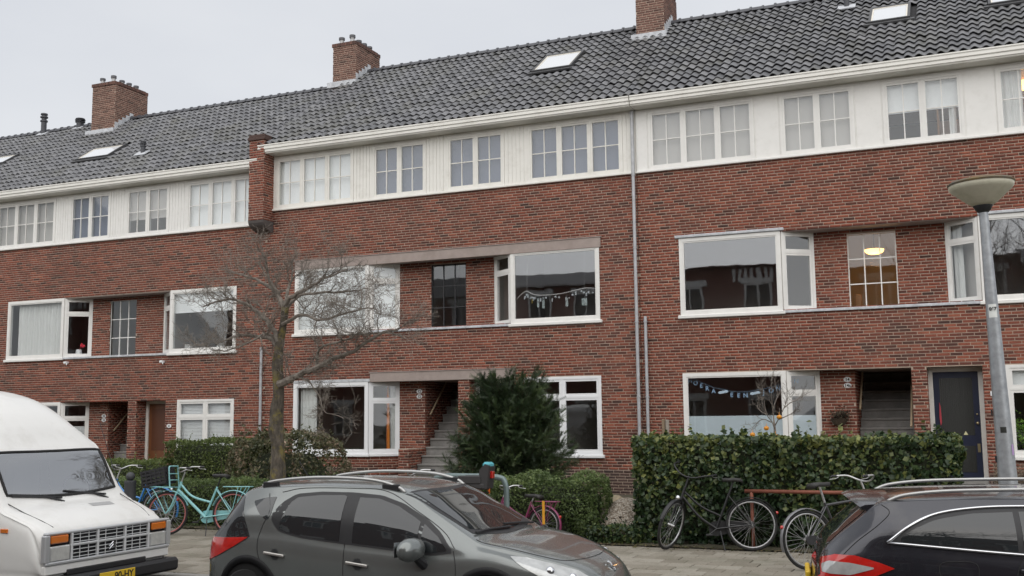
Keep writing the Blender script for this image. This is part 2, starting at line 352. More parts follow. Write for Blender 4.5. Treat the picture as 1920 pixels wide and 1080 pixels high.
def window(name, parent, org, du, w, h, cols, fw=.06, depth=.10, m=None, sill=None, glass=None, inner=None, proud=.02):
    """cols: list of (width weight, [(height weight, nx, ny, sash)] from the bottom up).  The frame is the part, panes and blinds its sub-parts."""
    m = m or WHITE; n = Vector((du.y, -du.x, 0))                # outward
    M = Matrix(((du.x, -n.x, 0, org.x), (du.y, -n.y, 0, org.y), (0, 0, 1, org.z), (0, 0, 0, 1)))   # x along, y inward, z up
    f = MB(); y0, y1 = -proud, depth
    f.box(0, fw, y0, y1, 0, h, M); f.box(w-fw, w, y0, y1, 0, h, M); f.box(fw, w-fw, y0, y1-.001, h-fw, h, M); f.box(fw, w-fw, y0, y1-.001, 0, fw, M)
    tw = sum(c[0] for c in cols); mw = fw*.8; avail = w-2*fw-mw*(len(cols)-1); x = fw; panes = []
    for ci, (cw, rows) in enumerate(cols):
        ww = avail*cw/tw; th = sum(r[0] for r in rows); ah = h-2*fw-mw*(len(rows)-1); z = fw
        if ci: f.box(x-mw, x, y0+.004, y1-.002, fw, h-fw, M)
        for ri, (rh, nx, ny, sash) in enumerate(rows):
            hh = ah*rh/th
            if ri: f.box(x, x+ww, y0+.006, y1-.004, z-mw, z, M)
            a, b, c, d = x, x+ww, z, z+hh
            if sash:
                s = sash; ya, yb = y0+.012, y0+.06
                f.box(a, a+s, ya, yb, c, d, M); f.box(b-s, b, ya, yb, c, d, M); f.box(a+s, b-s, ya+.001, yb-.001, c, c+s, M); f.box(a+s, b-s, ya+.001, yb-.001, d-s, d, M)
                a, b, c, d = a+s, b-s, c+s, d-s
            bw = .022; pw = (b-a-bw*(nx-1))/nx; ph = (d-c-bw*(ny-1))/ny
            for i in range(1, nx): f.box(a+i*pw+(i-1)*bw, a+i*pw+i*bw, y0+.018, y0+.05, c, d, M)
            for j in range(1, ny): f.box(a, b, y0+.019, y0+.049, c+j*ph+(j-1)*bw, c+j*ph+j*bw, M)
            for i in range(nx):
                for j in range(ny): panes.append((a+i*(pw+bw)-.004, c+j*(ph+bw)-.004, pw+.008, ph+.008))
            z += hh+mw
        x += ww+mw
    if sill:
        f.bbox(-.05, w+.05, y0-sill, .06, -.075, -.002, .012, M)
    o = f.build(name, m, parent)
    for (a, c, pw, ph) in panes: pane(o, M @ Matrix.Translation((a, y0+.035, c)), pw, ph, glass)
    if inner: inner(o, M, w, h, fw)
    return o
def blind(m, z0=0, z1=1, y=.10, x0=0, x1=1, name='blind', slats=False):
    def fn(o, M, w, h, fw):
        b = MB(); a, c = fw+(w-2*fw)*x0, fw+(w-2*fw)*x1; lo, hi = fw+(h-2*fw)*z0, fw+(h-2*fw)*z1
        if slats:
            k = int((hi-lo)/.035)
            for i in range(k):
                z = lo+(hi-lo)*i/k
                b.add([M @ Vector(p) for p in ((a, y, z), (c, y, z), (c, y+.02, z+.031), (a, y+.02, z+.031), (a, y+.022, z+.029), (c, y+.022, z+.029))], [(0, 1, 2, 3), (3, 2, 5, 4)])
        else: b.box(a, c, y, y+.004, lo, hi, M); b.box(a, c, y-.008, y+.012, lo-.02, lo, M)
        b.build(name, m, o)
    return fn
def curtain(m, x0, x1, y=.16, z0=0, z1=1, amp=.03, per=.11, name='curtain'):
    def fn(o, M, w, h, fw):
        a, c = w*x0, w*x1; n = max(8, int((c-a)/per*8)); vs = []
        lo, hi = h*z0, h*z1
        for z in (lo, (lo+hi)/2, hi):
            for i in range(n+1):
                t = i/n; u = a+(c-a)*t; ph = 2*math.pi*u/per+.8*math.sin(u*7)
                vs.append(M @ Vector((u+.01*math.sin(ph*.5+z), y+amp*math.sin(ph)*(1-.3*(z-lo)/(hi-lo)), z)))
        fs = [(j*(n+1)+i, j*(n+1)+i+1, (j+1)*(n+1)+i+1, (j+1)*(n+1)+i) for j in (0, 1) for i in range(n)]
        b = MB().add(vs, fs); b.build(name, m, o, smooth=True)
    return fn
def both(*fns):
    def fn(*a):
        for f in fns: f(*a)
    return fn

def tile_geo():
    """one S-shaped pantile, 0.2 wide cover, 0.36 long, in (u across, s up the slope, t off the slope)"""
    n = 8; W = .208; L_ = .36; vs = []
    prof = [(i/n*W, .026*math.sin(2*math.pi*(i/n)*.98-.45)+.012) for i in range(n+1)]
    for s, lift in ((0, .042), (L_, .0)):
        for u, t in prof: vs.append((u, s, t+lift))
    for u, t in prof: vs.append((u, .002, t+.042-.013))
    k = n+1
    fs = [(i, i+1, k+i+1, k+i) for i in range(n)]+[(2*k+i, 2*k+i+1, i+1, i) for i in range(n)]
    return np.array(vs), fs
TV, TF = tile_geo()
EAVE_Y, EAVE_Z, RID_Y, RID_Z = 21.56, 8.66, 26.2, 11.90
SLOPE = (RID_Z-EAVE_Z)/(RID_Y-EAVE_Y); SANG = math.atan(SLOPE); SLEN = math.hypot(RID_Z-EAVE_Z, RID_Y-EAVE_Y)
def roofM(c, dz):   # u, s, t -> world
    return Matrix(((1, 0, 0, c), (0, math.cos(SANG), -math.sin(SANG), EAVE_Y), (0, math.sin(SANG), math.cos(SANG), EAVE_Z+dz), (0, 0, 0, 1)))
def on_roof(px, py, dz=0):
    """where a photo ray meets the roof plane, as (X, s)"""
    d = ray(px, py); y = (EAVE_Z+dz-SLOPE*EAVE_Y-EYE)/(d.z/d.y-SLOPE); p = Vector((0, 0, EYE))+d*(y/d.y)
    return p.x, (p.y-EAVE_Y)/math.cos(SANG)
def oval_plate(parent, org, txt, w=.15, h=.10):
    """enamel house number, flat print on an oval plate"""
    b = MB(); n = 20
    for r, y in ((1, 0),):
        b.prism([(org.x+w/2*math.cos(2*math.pi*i/n), org.z+h/2*math.sin(2*math.pi*i/n)) for i in range(n)][::-1], org.y-.014, org.y+.012)
    o = b.build('number_plate', PVC, parent)
    text('number', txt, (org.x, org.y-.0155, org.z-.030), .085, DARKM, o)
def text(name, body, loc, size, m, parent=None, rot=(math.pi/2, 0, 0), align='CENTER', ext=.0012):
    cu = bpy.data.curves.new(name, 'FONT'); cu.body = body; cu.size = size; cu.align_x = align; cu.extrude = ext; cu.offset = .002
    t = bpy.data.objects.new(name, cu); COL.objects.link(t); dg = bpy.context.evaluated_depsgraph_get(); me = bpy.data.meshes.new_from_object(t.evaluated_get(dg)); bpy.data.objects.remove(t)
    me.transform(Matrix.Translation(loc) @ Matrix.Rotation(rot[2], 4, 'Z') @ Matrix.Rotation(rot[1], 4, 'Y') @ Matrix.Rotation(rot[0], 4, 'X'))
    me.materials.clear(); return link(name, me, m, parent)

NAVY = mat('door_navy', (.018, .024, .055), .35, var=.2); WOOD = mat('door_wood', (.20, .075, .028), .45, var=.4, vscale=5, stretch=(8, 8, .7)); RIB = mat('ribbed_glass', (.035, .037, .035), .25, bump=.6, bscale=4, stretch=(60, 60, .01))
BRASS = mat('brass', (.5, .42, .25), .3, .9)
def house(c, dz, cfg):
    rng = random.Random(cfg['seed']); X = Vector((1, 0, 0)); NF = Vector((0, -1, 0))
    root = thing('terraced_house', cfg['label'], 'house', (c, WY, 0), 0, 'brick houses of the terrace')
    inv = Matrix.Translation((-c, -WY, 0))
    def fix(o):   # builders work in world space; parts keep their place under the root
        o.matrix_parent_inverse = inv; return o
    z = lambda v: v+dz
    O = Vector((c, WY, 0)); rc = .44
    Z1, Z2 = z(3.91), z(5.55); G1, G2 = z(1.0), z(2.69); TOP = z(7.06); T2 = z(5.50)
    AL, AR = cfg.get('angles', (True, True))
    holes = [(-3.98, 3.98, Z1, Z2), (-3.98, -1.86, G1, G2), (-1.86, .52, z(.0), G2), (.79, 1.78, z(0), G2), (2.17, 3.97, G1, G2)]
    wall = MB(); panel(wall, O, X, -HW, HW, z(.0), TOP, holes)
    bs = bricks_of(O, X, NF, -HW, HW, z(.685), TOP, holes, rng); pl = bricks_of(O, X, NF, -HW, HW, z(.0), z(.685), holes, rng)
    # recess walls: (origin, direction, u0, u1, z0, z1, holes)
    extra = []
    sw0, sw1 = cfg['stairwin']
    backO = O+Vector((0, rc, 0))
    extra.append((backO, X, -1.26, 1.26, Z1-.06, Z2+.02, [(sw0, sw1, z(3.9), z(5.45))]))
    extra.append((backO, X, -1.26, -.58, z(.0), G2+.02, []))
    dA = Vector((.6, .44, 0)).normalized(); lA = math.hypot(.6, .44)
    extra.append((O+Vector((-1.86, 0, 0)), dA, 0, lA, z(.0), G1, []))                                   # under the angled ground-floor light
    Yd = Vector((0, 1, 0))
    extra.append((O+Vector((-.58, rc, 0)), Yd, 0, 3.2, z(0), G2+.6, []))                                # stair side walls (face +X / -X)
    extra.append((O+Vector((.52, 3.6, 0)), -Yd, 0, 3.6, z(0), G2+.02, []))
    extra.append((O+Vector((.79, 0, 0)), Yd, 0, .5, z(0), G2+.02, []))
    extra.append((O+Vector((1.78, .5, 0)), -Yd, 0, .5, z(0), G2+.02, []))
    for (o_, d_, a, b, za, zb, hs) in extra:
        n_ = Vector((d_.y, -d_.x, 0)); panel(wall, o_, d_, a, b, za, zb, hs); bs += bricks_of(o_, d_, n_, a, b, za, zb, hs, rng)
    # stub wall beside the stair foot
    for (o_, d_, a, b) in ((O+Vector((-.84, -.35, 0)), X, 0, .25), (O+Vector((-.59, -.35, 0)), Yd, 0, .8), (O+Vector((-.84, rc, 0)), -Yd, 0, .79)):
        n_ = Vector((d_.y, -d_.x, 0)); panel(wall, o_, d_, a, b, z(0), z(1.12), []); bs += bricks_of(o_, d_, n_, a, b, z(0), z(1.12), [], rng)
    wall.box(c-.84, c-.59, WY-.35, WY+rc, z(1.12), z(1.125))
    wo = fix(wall.build('wall', MORTAR, root)); winv = Matrix.Identity(4)
    # the bricks that show largest are parts of their own
    if cfg.get('singles', True):
        def vis(b):
            p = b[0]
            if abs(b[3]-.209) > .003 or abs(b[1].y) > .01 or abs(p.y-WY) > .01 or p.x > 1.0 or p.z < z(1.45) or abs(b[4]-.0495) > .002: return 1e9
            return (p-Vector((0, 0, EYE))).length
        order = sorted(range(len(bs)), key=lambda i: vis(bs[i])); pick = set(i for i in order[:300] if vis(bs[i]) < 1e8)
        bm_ = None
        for i in pick:
            b = bs[i]
            if bm_ is None:
                l, h, d = .209, .0495, .0065; e = .0022
                t = MB(); t.add([(0, .004, 0), (l, .004, 0), (l, .004, h), (0, .004, h), (e, -d, e), (l-e, -d, e), (l-e, -d, h-e), (e, -d, h-e)], [(4, 5, 6, 7), (0, 1, 5, 4), (1, 2, 6, 5), (2, 3, 7, 6), (3, 0, 4, 7)])
                o = t.build('brick', BRICK1, wo); bm_ = o.data
            else: o = bpy.data.objects.new('brick', bm_); COL.objects.link(o); o.parent = wo
            o.location = b[0]+Vector((0, rng.uniform(-.0015, .0015), 0))
        bs = [b for i, b in enumerate(bs) if i not in pick]
    brick_mesh(bs, rng, 'brickwork', BRICK, wo, cfg.get('tone', .52), kind='stuff'); brick_mesh(pl, rng, 'plinth_brickwork', DBRICK, wo, kind='stuff')
    # lintels, ledges, slabs
    fix(MB().box(c-1.86, c+1.86, WY+.012, WY+rc, Z2-.02, Z2+.12).build('soffit_slab', CONC, root))
    fix(MB().box(c-1.86, c+1.78, WY+.012, WY+3.6, G2-.005, G2+.15).build('soffit_slab', CONC, root))
    if cfg.get('band'):
        s = MB(); s.bbox(c-3.98, c+4.02, WY-.035, WY+.05, Z2-.055, z(5.725), .008); s.box(c-4.0, c+4.05, WY-.05, WY+.02, z(5.727), z(5.745))
        fix(s.build('concrete_band', CONC, root))
        s = MB(); s.bbox(c-1.80, c+1.95, WY-.04, WY+.05, G2-.01, z(2.90), .008); s.box(c-1.82, c+1.97, WY-.055, WY+.02, z(2.902), z(2.92))
        fix(s.build('concrete_band', CONC, root))
        fix(MB().bbox(c-3.98, c-1.81, WY-.03, WY+.02, G2+.002, z(2.76), .006).build('flashing', LEAD, root))
    else:
        for (a, b, zz) in ((-4.06, -1.78, z(5.555)), (1.86, 4.05, z(5.555))):
            if cfg.get('lead', True): fix(MB().bbox(c+a, c+b, WY-.06, WY+.02, zz, zz+.06, .01).build('flashing', LEAD, root))
    fix(MB().bbox(c-1.93, c+1.93, WY-.05, WY+rc+.01, Z1-.055, Z1, .008).build('ledge', LEAD, root))
    # interior
    s = MB(); iy = WY+3.6
    s.add([(c-HW, iy, z(0)), (c+HW, iy, z(0)), (c+HW, iy, z(8.4)), (c-HW, iy, z(8.4))], [(0, 1, 2, 3)])
    for x in (-HW+.02, HW-.02): s.add([(c+x, WY+.02, z(0)), (c+x, iy, z(0)), (c+x, iy, z(8.4)), (c+x, WY+.02, z(8.4))], [(0, 1, 2, 3)])
    for x in (-1.24, 1.24): s.add([(c+x, WY+rc, z(3.1)), (c+x, iy, z(3.1)), (c+x, iy, z(8.4)), (c+x, WY+rc, z(8.4))], [(0, 1, 2, 3)])
    fix(s.build('room_wall', ROOM, root))
    s = MB()
    for zz, a, b in ((.5, -HW, -.6), (.5, 1.8, HW), (3.2, -HW, HW), (6.2, -HW, HW), (8.42, -HW, HW)): s.box(c+a+.03, c+b-.03, WY+.46, iy, z(zz), z(zz)+.08)
    s.box(c-3.9, c-1.9, WY+.13, WY+.46, z(3.72), z(3.80)); s.box(c+1.9, c+3.9, WY+.13, WY+.46, z(3.72), z(3.80))
    fix(s.build('floor_slab', ROOMF, root))
    # stairs
    s = MB(); tr = .215; rs = .19
    for k in range(16):
        zt = z(.20)+rs*k; yf = WY-.62+tr*k
        s.bbox(c-.57, c+.51, yf, yf+tr+.03, zt-.045, zt, .008); s.box(c-.565, c+.505, yf+.025, yf+tr+.02, zt-rs, zt-.045)
    fix(s.build('stairs', STEP, root))
    s = MB(); s.tube([(c+.46, WY+.1, z(1.55)), (c+.46, WY+2.2, z(3.4))], .022, 8); s.tube([(c-.52, WY+.6, z(1.9)), (c-.52, WY+2.2, z(3.4))], .022, 8)
    fix(s.build('handrail', mat('rail_wood', (.42, .33, .22), .5), root))
    # door with frame and step
    dm = cfg.get('door', NAVY); d = MB(); dy = WY+.40; th = z(.56)
    d.bbox(c+.88, c+1.69, dy, dy+.045, th, z(2.60), .006)
    do = fix(d.build('door', dm, root))
    gl = MB(); gl.box(c+.99, c+1.58, dy-.006, dy+.002, th+.82, z(2.48)); gl.box(c+.99, c+1.58, dy-.006, dy+.002, th+.12, th+.62) if dm is NAVY else None
    gl.build('door_panel', RIB if dm is NAVY else mat('door_wood_dark', (.10, .035, .015), .5), do)
    k = MB(); k.ball((c+1.635, dy-.035, th+1.05), .03); k.ball((c+1.635, dy-.03, th+1.22), .018); k.box(c+1.61, c+1.66, dy-.012, dy+.001, th+.5, th+.66)
    k.build('door_handle', BRASS, do)
    f = MB(); f.box(c+.795, c+.88, dy-.03, dy+.08, th, z(2.685)); f.box(c+1.69, c+1.775, dy-.03, dy+.08, th, z(2.685)); f.box(c+.88, c+1.69, dy-.03, dy+.08, z(2.60), z(2.685))
    fix(f.build('door_frame', CREAM, root))
    f = MB()
    for i in range(3): f.bbox(c+.795-(.02 if i < 2 else 0), c+1.775+(.02 if i < 2 else 0), WY+.02-.28*(2-i)-(0 if i == 2 else .06), dy+.05, z(0), th-.175*(2-i), .01)
    fix(f.build('door_step', STEP, root))
    # windows
    WD = lambda nm, o_, d_, w_, h_, cols, **k2: fix(window(nm, root, o_, d_, w_, h_, cols, **k2))
    one = [(1, [(1, 1, 1, .028)])]; ang = [(1, [(.72, 1, 1, .045), (.22, 1, 1, .04)])]
    iv = cfg['inner']
    WD('window', O+Vector((-3.98, 0, Z1)), X, 2.12, Z2-Z1, one, fw=.075, sill=.05, inner=iv.get('f1l'), glass=cfg.get('g1l'), m=cfg.get('m1'))
    WD('window', O+Vector((1.86, 0, Z1)), X, 2.12, Z2-Z1, one, fw=.075, sill=.05, inner=iv.get('f1r'), glass=cfg.get('g1r'), m=cfg.get('m1'))
    a0 = Vector((.012, .009, 0))
    WD('angled_window', O+Vector((-1.86, .0, Z1+.002))+a0, dA, lA-.015, Z2-Z1-.006, ang, fw=.06, inner=iv.get('f1a'), proud=.01)
    dB = Vector((.6, -.44, 0)).normalized()
    WD('angled_window', O+Vector((1.26, .44, Z1+.002)), dB, lA-.015, Z2-Z1-.006, ang, fw=.06, inner=iv.get('f1b'), proud=.01)
    WD('window', O+Vector((-3.98, 0, G1)), X, 2.12, G2-G1, one, fw=.075, sill=.05, inner=iv.get('gl'), m=cfg.get('mg'))
    WD('angled_window', O+Vector((-1.86, 0, G1+.002))+a0, dA, lA-.015, G2-G1-.006, ang, fw=.06, inner=iv.get('ga'), proud=.01, sill=.04, m=cfg.get('mg'))
    two = [(1, [(.70, 1, 1, .05), (.22, 1, 1, .05)])]*2
    WD('window', O+Vector((2.17, 0, G1)), X, 1.80, G2-G1, two, fw=.06, sill=.05, inner=iv.get('gr'), m=cfg.get('mg'))
    # steel stair window, 3 x 3 lights
    WD('stair_window', O+Vector((sw0, rc, z(3.9))), X, sw1-sw0, 1.55, [(1, [(1, 3, 3, 0)])], fw=.022, depth=.03, inner=iv.get('st'), proud=-.02, m=cfg.get('mst'))
    # upper storey: white boards and casements
    up = MB(); ws = [(-4.58, -2.30, 3), (-1.76, -.29, 2), (.26, 1.74, 2), (2.33, 4.58, 3)]
    edges = [-HW]+[e for a, b, n in ws for e in (a, b)]+[HW]
    for a, b in zip(edges[::2], edges[1::2]):
        n = max(1, round((b-a)/.092)); bw = (b-a)/n; flat = cfg.get('flat_boards')
        if flat: up.box(c+a, c+b, WY-.012, WY+.05, TOP, z(8.47)); up.box(c+a+.03, c+b-.03, WY-.022, WY-.01, TOP+.04, z(8.43)); continue
        for i in range(n): up.box(c+a+i*bw+.004, c+a+(i+1)*bw-.004, WY-.022, WY+.04, TOP, z(8.47))
        up.box(c+a, c+b, WY-.012, WY+.045, TOP+.001, z(8.469))
    up.box(c-HW, c+HW, WY-.01, WY+.05, z(8.40), z(8.469)); fix(up.build('siding', cfg.get('mup', CREAM), root))
    fix(MB().bbox(c-HW+.01, c+HW-.01, WY-.075, WY+.06, TOP-.012, TOP+.042, .01).build('upper_sill', cfg.get('mup', CREAM), root))
    for i, (a, b, n) in enumerate(ws):
        WD('casement_window', O+Vector((a, 0, z(7.105))), X, b-a, 1.295, [(1, [(1, 2, 2, .045)])]*n, fw=.05, proud=.035, inner=iv.get('u%d' % i), m=cfg.get('mup', CREAM), glass=cfg.get('gu%d' % i))
    # gutter cornice, roof, tiles
    gprof = [(0, 0), (-.385, 0), (-.40, .03), (-.42, .035), (-.42, .09), (-.445, .11), (-.445, .17), (-.46, .19), (-.46, .215), (-.42, .215), (-.40, .15), (-.06, .15), (0, .2)]
    g = MB(); m_ = len(gprof)
    vs = [(x, WY+a, z(8.47)+b) for x in (c-HW+.004, c+HW-.004) for a, b in gprof]
    g.add(vs, [(i, (i+1) % m_, (i+1) % m_+m_, i+m_) for i in range(m_)]+[tuple(range(m_-1, -1, -1)), tuple(range(m_, 2*m_))])
    fix(g.build('gutter', cfg.get('mgut', CREAM), root))
    RM = roofM(c, dz); rf = MB(); rf.add([RM @ Vector(p) for p in ((-HW, .12, -.03), (HW, .12, -.03), (HW, SLEN, -.03), (-HW, SLEN, -.03))], [(0, 1, 2, 3)])
    rf.add([(c-HW, RID_Y, RID_Z+dz-.03), (c+HW, RID_Y, RID_Z+dz-.03), (c+HW, 31, EAVE_Z+dz-.2), (c-HW, 31, EAVE_Z+dz-.2)], [(3, 2, 1, 0)])
    ro = fix(rf.build('roof', mat('roof_underlay', (.03, .03, .032), .9), root))
    cut = cfg.get('roofcut', []); nrow = 17; step = (SLEN-.06)/nrow; tl = []
    for r in range(nrow):
        for k in range(int(2*HW/.2+.5)):
            u = -HW+k*.2-.004; s_ = .03+r*step
            if any(a-.13 < u < b-.07 and e-.30 < s_ < f_-.06 for a, b, e, f_ in cut): continue
            tl.append((u+rng.uniform(-.004, .004), s_+rng.uniform(-.02, .02), rng.uniform(-.005, .009)+r*1e-4))
    def near(t):
        p = RM @ Vector(t); q = p-Vector((0, 0, EYE)); zz = q.dot(FW); return q.length if 0 < 960+FPX*q.dot(RT)/zz < 1920 and 540-FPX*q.dot(UP)/zz > 4 else 1e6+q.length
    tl.sort(key=near); ns = 300 if cfg.get('singles', True) else 0; me_ = None
    for t in tl[:ns]:
        if me_ is None:
            b = MB(); b.add([tuple(v) for v in TV], TF); o = b.build('roof_tile', TILE1, ro, smooth=True, auto=50); me_ = o.data
        else: o = bpy.data.objects.new('roof_tile', me_); COL.objects.link(o); o.parent = ro
        o.matrix_basis = RM @ Matrix.Translation(t)
    rest = np.array(tl[ns:]); A = np.array(RM.to_3x3()); V = (TV[None]+rest[:, None, :]).reshape(-1, 3) @ A.T+np.array(RM.translation)
    F = (np.array(TF)[None]+(np.arange(len(rest))*len(TV))[:, None, None]).reshape(-1, 4)
    o = np_mesh('roof_tiles', V, F, TILE, ro, np.repeat(np.clip(RNG.normal(.5, .25, len(rest)), 0, 1), len(TF)), smooth=True, kind='stuff'); o.data.set_sharp_from_angle(angle=R(50))
    # ridge caps
    rk = None; L_ = .30; n = int(2*HW/L_)
    for i in range(n):
        u = c-HW+i*(2*HW/n)
        if any(a-.15 < u-c < b-.15 for a, b in cfg.get('chim_u', [])): continue
        if rk is None:
            b = MB(); ang_ = [R(a) for a in range(0, 181, 30)]
            pr = [(.10*math.cos(a), .105*math.sin(a)-.02) for a in ang_]; pr2 = [(y*1.16, q*1.16+.012) for y, q in pr]
            st = [(0, pr2), (.05, pr2), (.055, pr), (L_+.05, pr)]
            vs = [(x, y, q) for x, P in st for y, q in P]; k = len(pr)
            b.add(vs, [(j*k+i_, j*k+i_+1, (j+1)*k+i_+1, (j+1)*k+i_) for j in range(3) for i_ in range(k-1)]+[tuple(range(k))])
            o = b.build('ridge_tile', RIDGE, ro, auto=40); rk = o.data
        else: o = bpy.data.objects.new('ridge_tile', rk); COL.objects.link(o); o.parent = ro
        o.location = (u, RID_Y, RID_Z+dz+.03+rng.uniform(-.006, .006))
    # chimneys on the roof
    for (u0, u1, y0, y1, zt, pots) in cfg.get('chimneys', []):
        cm = MB(); cb = []
        for (o_, d_, l) in ((Vector((c+u0, y0, 0)), X, u1-u0), (Vector((c+u1, y0, 0)), Yd, y1-y0), (Vector((c+u1, y1, 0)), -X, u1-u0), (Vector((c+u0, y1, 0)), -Yd, y1-y0)):
            panel(cm, o_, d_, 0, l, z(10.6), z(zt), []); cb += bricks_of(o_, d_, Vector((d_.y, -d_.x, 0)), 0, l, z(10.6), z(zt), [], rng)
        cm.box(c+u0+.004, c+u1-.004, y0+.004, y1-.004, z(zt)-.05, z(zt)); co = cm.build('chimney', MORTAR, ro)
        # the top course stands on edge and slightly proud
        cap = MB(); nb = int((u1-u0+.06)/.062); nb2 = int((y1-y0+.06)/.062)
        for i in range(nb): x = c+u0-.03+i*.062; [cap.box(x+.003, x+.058, yy, yy+.11, z(zt), z(zt)+.1, shade=rng.random()*.5) for yy in (y0-.03, y1-.08)]
        for i in range(2, nb2-2): y = y0-.03+i*.062; [cap.box(xx, xx+.11, y+.003, y+.058, z(zt), z(zt)+.1, shade=rng.random()*.5) for xx in (c+u0-.03, c+u1-.08)]
        cap.box(c+u0+.05, c+u1-.05, y0+.05, y1-.05, z(zt), z(zt)+.08, shade=.2); cap.build('coping_bricks', CBRICK, co)
        brick_mesh(cb, rng, 'brickwork', CBRICK, co, kind='stuff')
        for i, (fu, fy, h) in enumerate(pots):
            p = MB(); px, py = c+u0+(u1-u0)*fu, y0+(y1-y0)*fy; MM = Matrix.Translation((px, py, z(zt)+.06))
            p.lathe([(.062, 0), (.062, h*.62), (.072, h*.64), (.072, h*.7)], 14, MM); p.build('chimney_pot', mat('pot_steel', (.42, .42, .42), .45, .4), co, auto=40)
            p = MB(); p.lathe([(.066, h*.7), (.09, h*.74), (.088, h), (.05, h*1.03)], 14, MM); p.build('pot_cowl', mat('pot_dark', (.09, .09, .1), .5), co, auto=40)
        fl = MB()                                                    # lead apron and steps
        zf = z(EAVE_Z)+SLOPE*(y0-EAVE_Y)
        fl.box(c+u0-.10, c+u1+.10, y0-.16, y0-.012, zf-.10, zf+.06, Matrix.Identity(4))
        for i in range(int((RID_Y-y0)/.16)+1):
            ya = y0+i*.16; za = z(EAVE_Z)+SLOPE*(ya-EAVE_Y)
            fl.box(c+u1+.011, c+u1+.02, ya, ya+.165, za, za+.30); fl.box(c+u1+.011, c+u1+.13, ya, ya+.165, za+.05, za+.065)
        fl.build('lead_flashing', LEAD, co)
    # roof lights: frame boxes lying in the roof with a pane
    for (ua, ub, sa, sb, op) in cfg.get('skylights', []):
        MM = RM @ Matrix.Translation((ua, sa, .055)); W_, H_ = ub-ua, sb-sa
        f = MB(); t = .055
        for q in ((0, W_, 0, t), (0, W_, H_-t*1.6, H_), (0, t, t, H_-t*1.6), (W_-t, W_, t, H_-t*1.6)): f.box(q[0], q[1], q[2], q[3], -.07, .045, MM)
        f.box(-.09, W_+.09, -.10, -.001, -.03, .012, MM)
        so_ = f.build('skylight', mat('skylight_frame', (.06, .06, .062), .45), ro)
        MB().box(t, W_-t, t, H_-t*1.6, .01, .02, MM).build('pane', mat('skylight_pane', (.62, .64, .66), .04, spec=1.0), so_)
        f = MB(); i2 = .03
        for q in ((t, W_-t, t, t+i2), (t, W_-t, H_-t*1.6-i2, H_-t*1.6), (t, t+i2, t, H_-t*1.6), (W_-t-i2, W_-t, t, H_-t*1.6)): f.box(*q, .012, .034, MM)
        f.build('inner_frame', mat('skylight_inner', (.7, .66, .58), .5), so_)
    for (u, s_, h, r) in cfg.get('vents', []):
        p = RM @ Vector((u, s_, 0)); MM = Matrix.Translation(p)
        v = MB(); v.lathe([(r, -.15), (r, h*.6), (r*1.35, h*.62), (r*1.35, h*.68), (r*.9, h*.7), (r*.9, h*.78), (r*1.4, h*.8), (r*1.4, h*.86), (r*.9, h*.88), (r*.9, h*.93), (r*1.3, h*.94), (r*1.2, h)], 16, MM)
        v.build('roof_vent', mat('vent_dark', (.045, .047, .055), .45), ro, auto=40)
        MB().box(-.2, .2, -.16, .12, .035, .06, RM @ Matrix.Translation((u, s_, .02))).build('vent_flashing', LEAD, ro)
    for (u, zz, t_) in cfg.get('numbers', []): oval_plate(root, Vector((u, 0 if u > .5 else rc, z(zz))), t_)
    return root
sky_m, sky_l, sky_r = [], [], []
def rc_(px, c, dz):
    P = [on_roof(*p, dz) for p in px]; return min(p[0] for p in P[:2])-c, max(p[0] for p in P[2:])-c, min(P[0][1], P[2][1]), max(P[1][1], P[3][1])
CL, CM, CR = -21.15, -11.41, -1.66; DZL = -.33
def sl(c, dz, bl, tl, tr_, br):
    a, b, d, e = [on_roof(*p, dz) for p in (bl, tl, tr_, br)]
    return ((a[0]+b[0])/2-c, (d[0]+e[0])/2-c, (a[1]+e[1])/2, (b[1]+d[1])/2, 0)
SM = sl(CM, 0, (1003, 138), (1025, 108), (1090, 103), (1075, 130)); SR = sl(CR, 0, (1640, 47), (1622, 22), (1700, 15), (1715, 38)); SLf = sl(CL, DZL, (150, 303), (180, 280), (232, 278), (205, 297))
print('skylights', SM, SR, SLf)
SR2 = sl(CR, 0, (1858, 14), (1845, -8), (1925, -18), (1940, 4))
SL2 = sl(CL-9.74, DZL, (-25, 314), (3, 297), (35, 294), (8, 310)); SL2 = (min(SL2[0], 3.75), min(SL2[1], 4.72), SL2[2], SL2[3], 0); print(SR2, SL2)
cutof = lambda ss: [(a-.02, b+.02, s0, s1) for a, b, s0, s1, _ in ss]
pots5 = [(.25, .12, .26), (.7, .14, .30), (.72, .38, .24), (.72, .6, .24), (.72, .82, .24)]
pt = on_roof(268, 291, DZL); VL = (pt[0]-CL, pt[1], .40, .065)
pt = on_roof(1588, 18, 0); VR = (pt[0]-CR, pt[1], .5, .06)
LOWFILM = blind(FILM, 0, .47, y=.03, name='frosted_film')
house(CL, DZL, dict(seed=1, tone=.46, label='brick house with a lace curtain behind its first-floor window and a brown wooden door', stairwin=(-.62, .30), door=WOOD, lead=False,
    inner=dict(f1l=curtain(CURT, .12, .97, amp=.035), f1r=blind(BLIND_W, .66, 1, y=.09), gr=blind(BLIND_W, 0, 1, slats=True), ga=blind(BLIND_W, 0, .62, slats=True), gl=blind(BLIND_W, 0, .7, slats=True),
               u0=blind(BLIND_G, .0, 1), u1=blind(BLIND_B, .0, 1), u2=blind(BLIND_G, .35, 1), u3=blind(BLIND_W, 0, 1)),
    chimneys=[(-4.62, -3.66, 25.45, 26.9, 12.92, pots5)], chim_u=[(-4.62, -3.66)], skylights=[SLf], roofcut=cutof([SLf]), vents=[VL], mup=WHITE,
    numbers=[(-.72, 2.30, '33'), (-.72, 2.19, '33'), (1.92, 2.02, '31')]))
